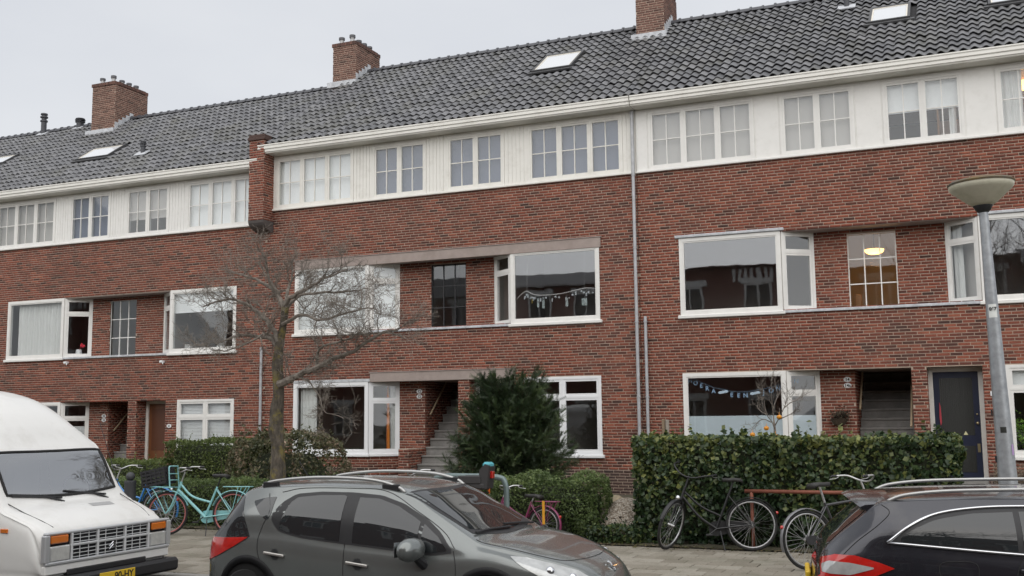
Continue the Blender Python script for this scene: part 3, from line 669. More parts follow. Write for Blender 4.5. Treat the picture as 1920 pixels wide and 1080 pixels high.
house(CM, 0, dict(seed=2, tone=.50, label='brick house with beige concrete bands above its windows, between brick pier and twin drainpipes', stairwin=(-.40, .52), band=True, mst=DARKM, mg=PVC,
    inner=dict(f1l=blind(BLIND_W, 0, 1, y=.09), f1a=blind(BLIND_W, 0, 1, y=.09), gl=curtain(CURT, .05, .27), ga=both(curtain(ORANGE, .62, .72, y=.35), curtain(CURT, .72, .96, y=.14)),
               u0=blind(BLIND_W, 0, 1), u1=blind(BLIND_B, 0, 1), u2=blind(BLIND_B, .0, 1), u3=blind(BLIND_B, 0, 1)), g1r=GLASS2,
    chimneys=[(-5.22, -4.46, 25.5, 26.85, 12.56, pots5), (3.93, 4.66, 25.5, 26.8, 12.72, pots5)], chim_u=[(-5.22, -4.46), (3.93, 4.66)], skylights=[SM], roofcut=cutof([SM]),
    numbers=[(-.72, 2.45, '12'), (-.72, 2.33, '12')]))
house(CR, 0, dict(seed=3, tone=.55, label='brick house with light-blue birth banner in its ground-floor window and navy door', stairwin=(-.60, .34), flat_boards=True, mup=WHITE, g1l=GLASS2, g1r=GLASS2,
    inner=dict(f1b=both(curtain(CURT, .1, .35), blind(BLIND_G, 0, 1, y=.3)), gl=LOWFILM, ga=blind(FILM, 0, .47, y=.03, name='frosted_film'), gr=both(blind(BLIND_W, .72, 1)),
               u0=blind(BLIND_G, 0, 1), u1=blind(BLIND_G, 0, 1), u2=both(blind(BLIND_W, .52, 1, y=.12), curtain(CURT, .82, .9)), u3=curtain(CURT, .0, .2)),
    skylights=[SR, SR2], roofcut=cutof([SR, SR2]), vents=[VR], numbers=[(-.72, 2.50, '14'), (-.72, 2.38, '14a')]))
house(CL-9.74, DZL, dict(seed=4, label='brick house at the far receding end of the terrace, only its roof showing', stairwin=(-.5, .4), singles=False, lead=False,
    inner=dict(u0=blind(BLIND_G, 0, 1), u1=blind(BLIND_G, 0, 1), u2=blind(BLIND_G, 0, 1), u3=blind(BLIND_G, 0, 1)), mup=WHITE, skylights=[SL2], roofcut=cutof([SL2]), vents=[(2.35, SLEN-.15, .75, .09), (3.9, SLEN-.05, .35, .12)]))
# brick pier that ends the higher roof
rng = random.Random(5); m = MB(); cb = []
pr = thing('brick_pier', 'narrow brick pier with rounded concrete foot between two gutter heights', 'pier', (-16.3, WY, 6.6))
for (o_, d_, l) in ((Vector((-16.52, WY-.44, 0)), Vector((1, 0, 0)), .44), (Vector((-16.08, WY-.44, 0)), Vector((0, 1, 0)), .46), (Vector((-16.52, WY+.02, 0)), Vector((0, -1, 0)), .46)):
    panel(m, o_, d_, 0, l, 6.78, 8.82, []); cb += bricks_of(o_, d_, Vector((d_.y, -d_.x, 0)), 0, l, 6.78, 8.82, [], rng)
o = m.build('core', MORTAR, pr); o.matrix_parent_inverse = Matrix.Translation((16.3, -WY, -6.6)); brick_mesh(cb, rng, 'brickwork', BRICK, o, kind='stuff')
m = MB(); m.bbox(-16.56, -16.04, WY-.48, WY+.04, 8.82, 8.90, .01); m.bbox(-16.54, -16.06, WY-.46, WY+.02, 8.90, 8.97, .01)
o = m.build('pier_cap', DBRICK, pr); o.matrix_parent_inverse = Matrix.Translation((16.3, -WY, -6.6))
m = MB(); m.prism([(0, 0)]+[(-.44*math.cos(a), -.26*math.sin(a)) for a in [R(x) for x in range(0, 91, 15)]], -16.53, -16.07, Matrix(((0, 1, 0, 0), (1, 0, 0, WY), (0, 0, 1, 6.78), (0, 0, 0, 1))))
o = m.build('corbel', mat('corbel_grey', (.11, .095, .09), .8, var=.3), pr); o.matrix_parent_inverse = Matrix.Translation((16.3, -WY, -6.6))
# drainpipes
def pipe(label, x, z0, z1, r=.038, dy=.07):
    t = thing('drainpipe', label, 'drainpipe', (x, WY-dy, z0), 0, 'drainpipes on the brick front'); m = MB(); m.tube([(0, 0, 0), (0, 0, z1-z0)], r, 12); m.build('pipe', ZINC, t, auto=50)
    for k in range(int((z1-z0)/1.6)+1):
        b = MB(); zz = min(.3+k*1.6, z1-z0-.05); b.lathe([(r+.008, zz), (r+.008, zz+.03)], 12); b.box(-.02, .02, 0, dy+.005, zz+.002, zz+.028); b.build('pipe_bracket', ZINC, t)
    return t
pipe('tall drainpipe running from the gutter down to the ivy hedge', -6.59, .3, 8.45)
pipe('short white stub of a second pipe beside the tall drainpipe', -6.40, .3, 3.92, .034)
pipe('drainpipe below the brick pier, ending under the first-floor ledge', -16.33, .1, 3.62, .036)
# ================================================================ vegetation
def leaves(n, pos, nrm, size, rng, aspect=.6, spread=.9, fold=.25):
    """n folded leaf shapes (4 corners, 2 faces) at pos, facing nrm with jitter"""
    d = nrm+rng.normal(0, spread, (n, 3)); d /= np.linalg.norm(d, axis=1)[:, None]
    a = rng.normal(0, 1, (n, 3)); u = np.cross(d, a); u /= np.linalg.norm(u, axis=1)[:, None]; v = np.cross(d, u)
    s = (size*rng.uniform(.45, 1.4, n))[:, None]
    V = np.stack([pos-u*s*.5, pos+v*s*aspect*.5-d*s*fold*.3, pos+u*s*.5, pos-v*s*aspect*.5-d*s*fold*.3], 1).reshape(-1, 3)
    i = np.arange(n)*4; F = np.stack([np.stack([i, i+1, i+2], 1), np.stack([i, i+2, i+3], 1)], 1).reshape(-1, 3)
    return V, F
def noise3(P, s, seed):
    r = np.random.default_rng(seed); o = np.zeros(len(P))
    for k in range(5):
        f = r.normal(0, 1, (3,))*s*(1+.6*k); o += np.sin(P @ f+r.uniform(0, 6.28))/(1+.5*k)
    return o/2.2
LEAF = lambda n, a, b, c, r=.5, tr=.25: shade_mat(n, [(0, a), (.5, b), (1, c)], r, bump=0, bscale=8, spec=.45, trans=tr)
TWIG = mat('twig_brown', (.085, .062, .045), .9, var=.4, vscale=20)
def hedge(name, label, x0, x1, y0, y1, z0, z1, n, size, lm, seed, cat='hedge', bulge=.07, top_light=None, rounded=.0, aspect=.6):
    rng = np.random.default_rng(seed); t = thing(name, label, cat, ((x0+x1)/2, (y0+y1)/2, z0))
    W, D, H = x1-x0, y1-y0, z1-z0
    A = np.array([W*H, W*H*.35, D*H, D*H, W*D]); face = rng.choice(5, n, p=A/A.sum()); a, b = rng.uniform(0, 1, n), rng.uniform(0, 1, n); P = np.zeros((n, 3)); Nn = np.zeros((n, 3))
    for f, (fx, fy, fz, nn) in enumerate((('a', 0, 'b', (0, -1, .2)), ('a', 1, 'b', (0, 1, .2)), (0, 'a', 'b', (-1, 0, .2)), (1, 'a', 'b', (1, 0, .2)), ('a', 'b', 1, (0, -.2, 1)))):
        k = face == f; g = lambda q: a[k] if q == 'a' else b[k] if q == 'b' else np.full(k.sum(), float(q))
        P[k] = np.stack([(g(fx)-.5)*W, (g(fy)-.5)*D, g(fz)*H], 1); Nn[k] = nn
    if rounded:                                                  # pull the box towards an ellipsoid
        q = P/np.array([W/2, D/2, H])*np.array([1, 1, 1]); q[:, 2] = q[:, 2]*2-1; m_ = np.abs(q).max(1); l = np.linalg.norm(q, axis=1)
        k = (1-rounded)+rounded*m_/np.maximum(l, 1e-6)*1.0; q *= k[:, None]; q[:, 2] = (q[:, 2]+1)/2; P = q*np.array([W/2, D/2, H])
    off = noise3(P+np.array([x0, y0, z0]), 2.6, seed)*bulge+noise3(P, 7, seed+1)*bulge*.5
    depth = rng.exponential(.038, n)
    P = P+Nn*(off-depth)[:, None]; P[:, 2] = np.maximum(P[:, 2], .01)
    ns = int(W*14)                                                # stray shoots standing out of the top and front
    sp = np.stack([rng.uniform(-W/2, W/2, ns), np.where(rng.uniform(0, 1, ns) < .6, rng.uniform(-D/2, D/2, ns), -D/2), np.full(ns, H)], 1)*np.array([1-.3*rounded, 1-.3*rounded, 1-.06*rounded]); sp[:, 2] -= np.where(sp[:, 1] < -D/2*.9, rng.uniform(0, H*.7, ns), 0)
    sd_ = np.where((sp[:, 1] < -D/2*.65)[:, None], np.array([0, -.8, .7]), np.array([0, 0, 1.]))+rng.normal(0, .3, (ns, 3)); ln = rng.uniform(.05, .17, ns)
    Q = (sp[:, None]+sd_[:, None]*(ln[:, None]*np.linspace(0, 1, 7))[:, :, None]+rng.normal(0, .012, (ns, 7, 3))).reshape(-1, 3); P = np.concatenate([P, Q]); Nn = np.concatenate([Nn, np.repeat(sd_, 7, 0)]); n = len(P)
    V, F = leaves(n, P, Nn, size, rng, aspect)
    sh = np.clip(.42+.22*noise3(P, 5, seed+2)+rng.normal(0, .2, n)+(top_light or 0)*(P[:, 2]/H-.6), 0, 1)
    np_mesh('foliage', V, F, lm, t, np.repeat(sh, 2), kind='stuff')
    b_ = MB(); k = int(W/.12)+2
    for i in range(k):                                           # stems and inner twigs
        x = rng.uniform(-W/2+.05, W/2-.05); y = rng.uniform(-D/2+.05, D/2-.05); top = H*rng.uniform(.6, .92)*(1-.3*rounded)
        y = max(y, -D/2+.2); b_.tube([(x, y, -.03), (x+rng.normal(0, .04), y+rng.normal(0, .04), top*.5), (x+rng.normal(0, .09), y+rng.normal(0, .06), top)], [.016, .011, .004], 5)
    b_.build('stems', TWIG, t, kind='stuff')
    ins = .11 if min(W, D) > .35 else .06                        # added core against see-through, its dark colour standing for inner shade
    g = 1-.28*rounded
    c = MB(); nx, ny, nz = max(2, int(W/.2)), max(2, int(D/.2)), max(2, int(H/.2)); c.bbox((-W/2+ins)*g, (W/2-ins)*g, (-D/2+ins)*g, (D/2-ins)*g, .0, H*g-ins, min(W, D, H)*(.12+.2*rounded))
    c.build('shade_core', mat('shade_core', (.032, .040, .018), .95, var=.6, vscale=16, bump=1, bscale=20), t)
    return t
IVY = LEAF('ivy_leaf', (.020, .042, .019), (.056, .096, .037), (.27, .29, .085), .38)
PRIV = LEAF('privet_leaf', (.055, .09, .03), (.14, .205, .066), (.29, .36, .14), .45, .4)
BOXL = LEAF('box_leaf', (.06, .088, .024), (.155, .21, .058), (.30, .35, .12), .5, .4)
PIER = LEAF('pieris_leaf', (.04, .055, .022), (.14, .14, .065), (.46, .32, .24), .45)
YEWL = LEAF('yew_needle', (.016, .031, .013), (.042, .070, .027), (.10, .14, .048), .5, .1)
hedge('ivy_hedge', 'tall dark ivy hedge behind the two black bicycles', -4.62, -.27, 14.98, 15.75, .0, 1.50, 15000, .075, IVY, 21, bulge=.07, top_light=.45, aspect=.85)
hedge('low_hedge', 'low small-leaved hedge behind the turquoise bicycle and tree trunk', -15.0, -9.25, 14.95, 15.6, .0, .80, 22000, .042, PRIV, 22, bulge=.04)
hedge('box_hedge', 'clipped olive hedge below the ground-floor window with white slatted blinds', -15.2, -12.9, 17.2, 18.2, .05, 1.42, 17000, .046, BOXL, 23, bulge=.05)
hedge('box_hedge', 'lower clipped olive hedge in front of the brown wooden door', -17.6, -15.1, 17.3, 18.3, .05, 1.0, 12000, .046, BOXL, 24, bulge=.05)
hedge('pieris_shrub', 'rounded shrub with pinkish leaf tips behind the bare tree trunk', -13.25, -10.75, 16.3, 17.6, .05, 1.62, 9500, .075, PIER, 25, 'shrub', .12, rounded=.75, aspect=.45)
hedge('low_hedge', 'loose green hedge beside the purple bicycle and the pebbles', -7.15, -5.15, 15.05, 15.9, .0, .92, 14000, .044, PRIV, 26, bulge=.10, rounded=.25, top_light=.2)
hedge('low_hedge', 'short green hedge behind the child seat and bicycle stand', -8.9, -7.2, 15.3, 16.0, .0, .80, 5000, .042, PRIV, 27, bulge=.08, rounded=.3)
def yew():
    rng = np.random.default_rng(31); t = thing('yew_bush', 'large dark green conical yew bush beside the concrete stairs', 'bush', (-8.05, 18.4, .1))
    H = 3.15; b = MB(); tips = []; Vs = []; Fs = []; S = []; o = 0
    b.tube([(0, 0, -.1), (.02, 0, 1.2), (0, .02, 2.2)], [.07, .05, .015], 7)
    for i in range(460):
        z0 = rng.uniform(.05, .86)**1.0*H*.86; an = rng.uniform(0, 2*math.pi); rr = (1.30*(1-(z0/H)**1.45)+.06)*rng.uniform(.62, 1.08); rise = rng.uniform(.25, .75)*(.5+z0/H)
        p0 = np.array([0, 0, z0*.75]); p3 = np.array([math.cos(an)*rr, math.sin(an)*rr*.9, min(z0+rise*rr*.6, H+.1)]); mid = (p0+p3)/2+np.array([0, 0, -.08])
        pts = [(1-s)**2*p0+2*s*(1-s)*mid+s*s*p3 for s in np.linspace(0, 1, 7)]
        b.tube(pts[::2], [.012, .009, .006, .003], 4, cap=False)
        base = rng.normal(.45, .2)
        for s in np.linspace(.32, 1, 11):
            c0 = (1-s)**2*p0+2*s*(1-s)*mid+s*s*p3; dr = p3-p0; dr = dr/np.linalg.norm(dr)
            for sg in range(4):                                   # side sprays of needles
                d = dr*rng.uniform(.4, 1)+rng.normal(0, .45, 3)+np.array([0, 0, .12]); d /= np.linalg.norm(d); ln = rng.uniform(.09, .22); nn = 8
                q = rng.normal(0, 1, 3); q -= d*q.dot(d); q /= np.linalg.norm(q)
                k = np.repeat(np.linspace(.1, 1, nn), 2); side = np.tile([1, -1], nn)[:, None]
                c = c0+d*ln*k[:, None]; e = c+(q*side*.9+d*.55)*.036; wv = d*.006
                V = np.stack([c-wv, c+wv, e], 1).reshape(-1, 3); Vs.append(V); Fs.append(np.arange(len(V)).reshape(-1, 3)+o); o += len(V); S += [min(1, max(0, base+rng.normal(0, .12)))]*(nn*2)
    b.build('branches', TWIG, t, kind='stuff'); np_mesh('foliage', np.concatenate(Vs), np.concatenate(Fs), YEWL, t, S, kind='stuff')
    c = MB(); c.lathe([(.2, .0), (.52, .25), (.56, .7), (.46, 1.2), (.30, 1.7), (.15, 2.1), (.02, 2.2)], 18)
    c.build('shade_core', MATS['shade_core'], t)  # added core again, the bush's inner shade put into its dark colour
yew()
# ---------------- bare trees
BARK = mat('bark', (.14, .118, .092), .9, c2=(.03, .026, .021), vscale=17, bump=1.0, bscale=26, stretch=(1, 1, .45), dirt=((.26, .21, .03), 1.0, 6.5))
BRANCH = mat('branch_bark', (.27, .24, .205), .9, c2=(.12, .10, .083), vscale=14)
def zig(p, d, ln, r, rng, out, depth, up=.12, k=5, twist=.55):
    """a crooked branch: a tube plus its own side twigs"""
    pts = [Vector(p)]; d = Vector(d).normalized(); rs = [r]
    for i in range(k):
        d = (d+Vector((rng.gauss(0, 1), rng.gauss(0, 1), rng.gauss(up, .9)))*twist*.55).normalized(); pts.append(pts[-1]+d*ln/k); rs.append(max(.0022, r*(1-.72*(i+1)/k)))
    out.tube(pts, rs, 5 if r > .012 else 3, cap=False)
    if depth > 0:
        for i in range(1, k+1):
            for _ in range(2 if rng.random() < .72 else 1):
                dd = (pts[i]-pts[i-1]).normalized()+Vector((rng.gauss(0, .75), rng.gauss(0, .75), rng.gauss(.15, .6)))
                zig(pts[i], dd, ln*rng.uniform(.38, .62), rs[i]*.62, rng, out, depth-1, up, max(3, k-1), twist)
def street_tree():
    rng = random.Random(77); Y0 = 13.35
    def P(px, py, dy=0): return atY(px, py, Y0+dy)
    base = P(520, 900); base.z = 0; t = thing('bare_tree', 'small bare crooked tree with mossy trunk beside the low hedge', 'tree', base)
    loc = lambda v: v-base
    tr = MB(); main = [base-Vector((0, 0, .1)), base+Vector((0, 0, .35)), P(521, 850), P(519, 790), P(521, 730), P(521, 680), P(525, 640), P(532, 600), P(535, 575)]
    tr.tube([loc(p) for p in crv(main, 4)], list(np.interp(np.linspace(0, 8, 33), range(9), [.15, .125, .108, .100, .095, .078, .068, .058, .052])), 12)
    v = np.array(tr.v); v[:, :2] += (v[:, :2]-np.array([np.interp(v[:, 2], [0, 3.6], [0, .1]), v[:, 2]*0]).T)*(.16*noise3(v*np.array([1, 1, .5]), 9, 4)+.10*noise3(v, 22, 5))[:, None]; tr.v = [tuple(q) for q in v]
    tr.build('trunk', BARK, t, smooth=True)
    limbs = [([(524, 722), (540, 712), (556, 703), (593, 690), (637, 667), (673, 653), (707, 627), (745, 616)], -.05, -.5, .062),
             ([(521, 655), (508, 637), (480, 629), (440, 632), (405, 648)], .05, .35, .042), ([(524, 640), (505, 610), (484, 582), (453, 568), (415, 563), (380, 575)], 0, -.35, .045),
             ([(535, 577), (520, 552), (497, 533), (466, 516), (430, 508)], 0, .3, .045), ([(535, 577), (548, 560), (575, 537), (612, 520), (650, 505)], 0, -.3, .045),
             ([(535, 576), (540, 545), (548, 515), (545, 487)], 0, .25, .035), ([(533, 585), (560, 555), (600, 548), (655, 545), (690, 540)], 0, .45, .032),
             ([(530, 610), (565, 590), (600, 600), (640, 590), (690, 575), (715, 590)], -.05, -.6, .030), ([(523, 645), (500, 625), (470, 640), (430, 655), (395, 660)], .05, -.5, .026),
             ([(594, 690), (600, 655), (640, 640), (672, 625), (690, 600)], -.2, -.7, .026), ([(520, 553), (505, 520), (500, 490), (492, 470)], .05, -.3, .028), ([(557, 703), (585, 720), (600, 745), (607, 770), (645, 785)], 0, -.3, .014)]
    br = MB()
    for pts, d0, d1, r in limbs:
        n = len(pts); W = [P(x+rng.gauss(0, 1.5), y+rng.gauss(0, 1.5), d0+(d1-d0)*i/(n-1)) for i, (x, y) in enumerate(pts)]; C = crv([loc(p) for p in W], 4); m_ = len(C)
        rs = [max(.006, r*(1-.8*i/(m_-1))) for i in range(m_)]; C = [p+Vector((rng.gauss(0, .008), rng.gauss(0, .008), rng.gauss(0, .008))) for p in C]; br.tube(C, rs, 7, cap=False)
        for i in range(4, m_):
            if rng.random() < (.9 if r > .02 else .4):
                dd = (C[i]-C[i-1]).normalized()*.6+Vector((rng.gauss(0, .6), rng.gauss(0, .6), rng.gauss(.25, .6))); zig(C[i], dd, rng.uniform(.28, .55), min(.011, rs[i]*.6), rng, br, 2)
    br.build('crown', BRANCH, t, kind='stuff')
street_tree()
def big_tree(label, loc, H, seed):
    rng = random.Random(seed); t = thing('bare_tree', label, 'tree', loc); tr = MB(); tr.tube([(0, 0, -.2), (.05, .02, H*.2), (.02, .08, H*.4)], [H*.028, H*.02, H*.014], 12); tr.build('trunk', BARK, t, smooth=True); b = MB()
    for i in range(9):
        a = i*2.4; zig((.03, .04, H*(.2+.024*i)), (math.cos(a), math.sin(a), 1.4), H*.55, H*.010, rng, b, 3, .3, 5, .35)
    b.build('crown', BRANCH, t, kind='stuff')
big_tree('tall bare street tree on the pavement opposite the terrace, reflected in the panes', (1.55, -3.4, 0), 11, 3)
# ---------------- small fruit tree behind the ivy hedge
def fruit_tree():
    rng = random.Random(9); y = 17.6; b0 = atY(1455, 850, y); b0.z = .12; t = thing('fruit_tree', 'slender leafless fruit tree with four orange fruits behind the ivy hedge', 'tree', b0)
    L0 = lambda px, py, dy=0: atY(px, py, y+dy)-b0
    m = MB(); m.tube([(0, 0, -.1), L0(1454, 830), L0(1453, 805), L0(1450, 780)], [.03, .026, .02, .012], 7); m.build('trunk', BRANCH, t, smooth=True)
    b = MB()
    for k, pts in enumerate(([(1453, 806), (1447, 790), (1438, 778), (1432, 750), (1428, 735)], [(1452, 800), (1460, 785), (1470, 765), (1478, 745), (1487, 735)], [(1450, 780), (1448, 760), (1446, 735), (1449, 700)], [(1447, 792), (1430, 786), (1415, 797), (1408, 808)],
                   [(1459, 787), (1475, 780), (1490, 772), (1500, 760)], [(1448, 770), (1455, 750), (1458, 740), (1452, 720)], [(1470, 765), (1482, 755), (1495, 750), (1502, 745)], [(1438, 778), (1425, 770), (1418, 760)])):
        P = crv([L0(x, yy, (-.25+.07*k)*i/3) for i, (x, yy) in enumerate(pts)], 3); b.tube(P, [max(.003, .011*(1-i/len(P))) for i in range(len(P))], 5, cap=False)
        for p, q in zip(P[3:], P[2:]): zig(p, (p-q).normalized()+Vector((rng.gauss(0, .6), rng.gauss(0, .6), rng.gauss(.3, .4))), rng.uniform(.12, .3), .004, rng, b, 1, .2, 3, .4)
    b.build('crown', BRANCH, t, kind='stuff')
    OR = mat('orange_fruit', (.75, .30, .02), .4, var=.25, vscale=30)
    for px, py, dy in ((1461, 782, -.2), (1437, 803, -.15), (1411, 815, -.25), (1454, 818, -.12)):
        f = MB(); p = L0(px, py, dy); f.ball(p, .040, 14, (1.08, 1.08, .92)); f.tube([p+Vector((0, 0, .03)), p+Vector((0, .01, .075))], .004, 5); f.build('fruit', OR, t, smooth=True)
fruit_tree()
# pebble bed and boulders at the plinth, leaf litter along the hedge foot
rng = np.random.default_rng(5)
def pebbles(name, label, cx, cy, rx, ry, h, n, s, m):
    base = MB().ball((0, 0, 0), .5, 6).v; bv = np.array(base); faces = [(i*6+k, i*6+(k+1) % 6, (i+1)*6+(k+1) % 6, (i+1)*6+k) for i in range(6) for k in range(6)]
    V = []; F = []; S = []; 
    for i in range(n):
        a = rng.uniform(0, 6.28); r = math.sqrt(rng.uniform(0, 1)); x, y = cx+rx*r*math.cos(a), cy+ry*r*math.sin(a); z = .07+h*(1-r*r)
        sc = s*rng.uniform(.6, 1.3, 3)*np.array([1, .8, .6]); th = rng.uniform(0, 3.14); ro = np.array([[math.cos(th), -math.sin(th), 0], [math.sin(th), math.cos(th), 0], [0, 0, 1]])
        V.append((bv*sc) @ ro.T+np.array([x, y, z])); F.append(np.array(faces)+i*len(bv)); S += [rng.uniform(0, 1)]*len(faces)
    o = np_mesh(name, np.concatenate(V), np.concatenate(F), m, None, S, smooth=True, kind='stuff'); tag(o, label, 'pebbles')
pebbles('pebbles', 'heap of pale beige pebbles between the loose hedge and the ivy hedge', -4.95, 15.72, .55, .62, .50, 5200, .058, shade_mat('pebble', [(0, (.20, .16, .12)), (.5, (.36, .31, .25)), (1, (.52, .48, .42))], .8))
MB_ = MB().lathe([(1.0, -.05), (.75, .12), (.5, .33), (.25, .46), (.02, .50)], 24, Matrix.Translation((-4.95, 15.75, .02)) @ Matrix.Diagonal((.62, .72, 1, 1)))
o = MB_.build('gravel_mound', SOIL, None, smooth=True); struct(o)
hedge('ground_cover', 'low leafy ground cover at the foot of the pebble heap', -5.35, -4.5, 14.86, 15.3, .0, .24, 1500, .055, IVY, 29, 'plant', .06, rounded=.3, aspect=.8)
for i, (px, py, s_) in enumerate(((1148, 918, .20), (1165, 925, .14))):
    p = atY(px, py, 18.6); b = MB(); b.ball((0, 0, 0), s_, 12, (1.2, 1, .8)); v = np.array(b.v); v *= (1+.12*noise3(v/s_, 3, 40+i))[:, None]; b.v = [tuple(q) for q in v]
    o = b.build('boulder', mat('boulder_stone', (.30, .25, .17), .9, var=.4, vscale=14, bump=.6), None, smooth=True); o.location = (p.x, p.y, .26); tag(o, ('rounded brown boulder beside the dark brick plinth', 'smaller mossy boulder against the ivy hedge')[i], 'boulder')
def litter():
    n = 900; P = np.stack([rng.uniform(-13, -.4, n), 14.86-rng.exponential(.16, n), np.full(n, .012)], 1); V, F = leaves(n, P, np.tile([0, 0, 1.], (n, 1)), .045, rng, .55, .25)
    tag(np_mesh('fallen_leaves', V, F, LEAF('litter', (.06, .045, .02), (.14, .10, .05), (.10, .12, .035), .8, 0), None, np.repeat(rng.uniform(0, 1, n), 2), kind='stuff'), 'scattered fallen leaves along the foot of the hedges', 'leaves')
litter()
# ================================================================ vehicles
def lerp(t, x): return float(np.interp(x, [a[0] for a in t], [a[1] for a in t]))
def smooth_tab(t, k=6):
    """resample a table of (x, v) with a smooth curve that keeps x monotone"""
    xs = np.array([a[0] for a in t]); vs = np.array([a[1] for a in t]); n = len(xs); d = np.zeros(n); s = np.diff(vs)/np.diff(xs)
    d[0], d[-1] = s[0], s[-1]
    for i in range(1, n-1): d[i] = 0 if s[i-1]*s[i] <= 0 else 2*s[i-1]*s[i]/(s[i-1]+s[i])
    o = []
    for i in range(n-1):
        h = xs[i+1]-xs[i]
        for j in range(k):
            u = j/k; o.append((xs[i]+h*u, (2*u**3-3*u*u+1)*vs[i]+(u**3-2*u*u+u)*h*d[i]+(-2*u**3+3*u*u)*vs[i+1]+(u**3-u*u)*h*d[i+1]))
    return o+[(xs[-1], vs[-1])]
class Body:
    """lofted car body: ztop (centre line), zedge (drop of the roof or bonnet edge), width tables; local x forward, y left, z up from the road"""
    def __init__(s, L_, ztop, belt, width, wedge, drop, zlow=.2, crown=.02):
        s.L = L_; s.zt = smooth_tab(ztop); s.belt = smooth_tab(belt); s.w = smooth_tab(width); s.we = smooth_tab(wedge); s.dr = smooth_tab(drop); s.zlow = zlow; s.crown = crown; s.cache = {}
    def sec(s, x):
        x = round(min(max(x, 0), s.L), 4)
        if x in s.cache: return s.cache[x]
        w, zt, we = lerp(s.w, x), lerp(s.zt, x), lerp(s.we, x); ze = zt-lerp(s.dr, x); zb = min(lerp(s.belt, x), ze-.012); zl = min(s.zlow, zb-.1); we = min(we, w*.99)
        P = [(0, zl), (w*.88, zl), (w*.965, zl+.06), (w*.99, zl+(zb-zl)*.35), (w, zl+(zb-zl)*.6), (w*.99, zl+(zb-zl)*.86), (w*.965, zb), (w*.965+(we-w*.965)*.5+.016+.03*min(1, max(0, (ze-zb-.1)/.2)), zb+(ze-zb)*.5), (we, ze), (we-.035, ze+(zt-ze)*.42), (we*.8, zt-(zt-ze)*.22-s.crown*.3), (we*.5, zt-(zt-ze)*.07), (0, zt)]
        Q = [(v.x, v.y) for v in crv([(a, b, 0) for a, b in P], 4)]; Q = [(max(a, 0), b) for a, b in Q]; s.cache[x] = Q; return Q
    def yat(s, x, z):
        Q = s.sec(x); best = 0
        for (a, b), (c, d) in zip(Q[4:], Q[5:]):
            if (b-z)*(d-z) <= 0 and abs(d-b) > 1e-9: best = max(best, a+(c-a)*(z-b)/(d-b))
        return best
    def zat(s, x, y):
        Q = s.sec(x); y = abs(y)
        for (a, b), (c, d) in list(zip(Q, Q[1:]))[::-1]:
            if (a-y)*(c-y) <= 0 and abs(a-c) > 1e-9: return b+(d-b)*(y-a)/(c-a)
        return Q[-1][1]
    def mesh(s, n=120, skip=None):
        t = np.linspace(0, 1, n); xs = s.L*(t-.16*np.sin(2*np.pi*t)/(2*np.pi)*3.2 if True else t); xs = np.clip(xs, 0, s.L); b = MB(); k = None
        for x in xs:
            Q = s.sec(x); ring = [(x, -y, z) for y, z in Q]+[(x, y, z) for y, z in Q[::-1][1:]]; k = len(ring); b.v += ring
        b.f = [(i*k+j, i*k+(j+1) % k, (i+1)*k+(j+1) % k, (i+1)*k+j) for i in range(n-1) for j in range(k-1)]+[tuple(range(k))[::-1], tuple((n-1)*k+j for j in range(k))]; b.f = [f for f in b.f if len(f) > 4 or not skip or not skip(*[sum(b.v[i][q] for i in f)/4 for q in range(3)])]; b.sh = [.5]*len(b.f); return b
    def side(s, b, up, lo, sgn=-1, off=.004, nx=22, nz=7, skirt=True):
        """patch on the side surface between two polylines (x, z)"""
        x0, x1 = max(up[0][0], lo[0][0]), min(up[-1][0], lo[-1][0]); g = []
        for i in range(nx+1):
            x = x0+(x1-x0)*i/nx; a, c = lerp(lo, x), lerp(up, x)
            for j in range(nz+1): z = a+(c-a)*j/nz; g.append((x, sgn*(s.yat(x, z)+off), z))
        f = [(i*(nz+1)+j, (i+1)*(nz+1)+j, (i+1)*(nz+1)+j+1, i*(nz+1)+j+1) for i in range(nx) for j in range(nz)]
        b.add(g, f if sgn < 0 else [q[::-1] for q in f])
    def top(s, b, x0, x1, y0, y1, off=.004, nx=14, ny=16):
        """patch on the upper surface; bounds may be functions"""
        g = []
        for j in range(ny+1):
            v = j/ny
            for i in range(nx+1):
                u = i/nx; ym = y0+(y1-y0)*v if not callable(y1) else None
                if callable(x0):
                    y = y0+(y1-y0)*v; x = x0(y)+(x1(y)-x0(y))*u
                else:
                    x = x0+(x1-x0)*u; y = y0(x)+(y1(x)-y0(x))*v if callable(y1) else y0+(y1-y0)*v
                g.append((x, y, s.zat(x, y)+off))
        b.add(g, [(j*(nx+1)+i, j*(nx+1)+i+1, (j+1)*(nx+1)+i+1, (j+1)*(nx+1)+i) for j in range(ny) for i in range(nx)])
    def line(s, b, pts, sgn=-1, wd=.006, off=.003):
        """dark shut line along the side surface"""
        P = crv([(x, 0, z) for x, z in pts], 6); P = [Vector((p.x, sgn*(s.yat(p.x, p.z)+off*.2), p.z)) for p in P]; b.tube(P, wd, 4)
    def strip(s, b, pts, sgn=-1, r=.011, off=.006, n=6):
        P = crv([(x, 0, z) for x, z in pts], 6); b.tube([Vector((p.x, sgn*(s.yat(p.x, p.z)+off), p.z)) for p in P], r, n)
def paint(name, c, rough=.28, metal=.55):
    return mat(name, c, rough, metal, var=.06, vscale=3, coat=.8, dirt=((.16, .15, .135), .22, 3.5))
BLACKP = mat('black_plastic', (.022, .022, .024), .5, var=.2, vscale=20); RUB = mat('rubber', (.018, .018, .018), .8); CHROME = mat('chrome', (.72, .73, .75), .14, 1.0); ALU = mat('alu_rail', (.48, .48, .47), .4, .8)
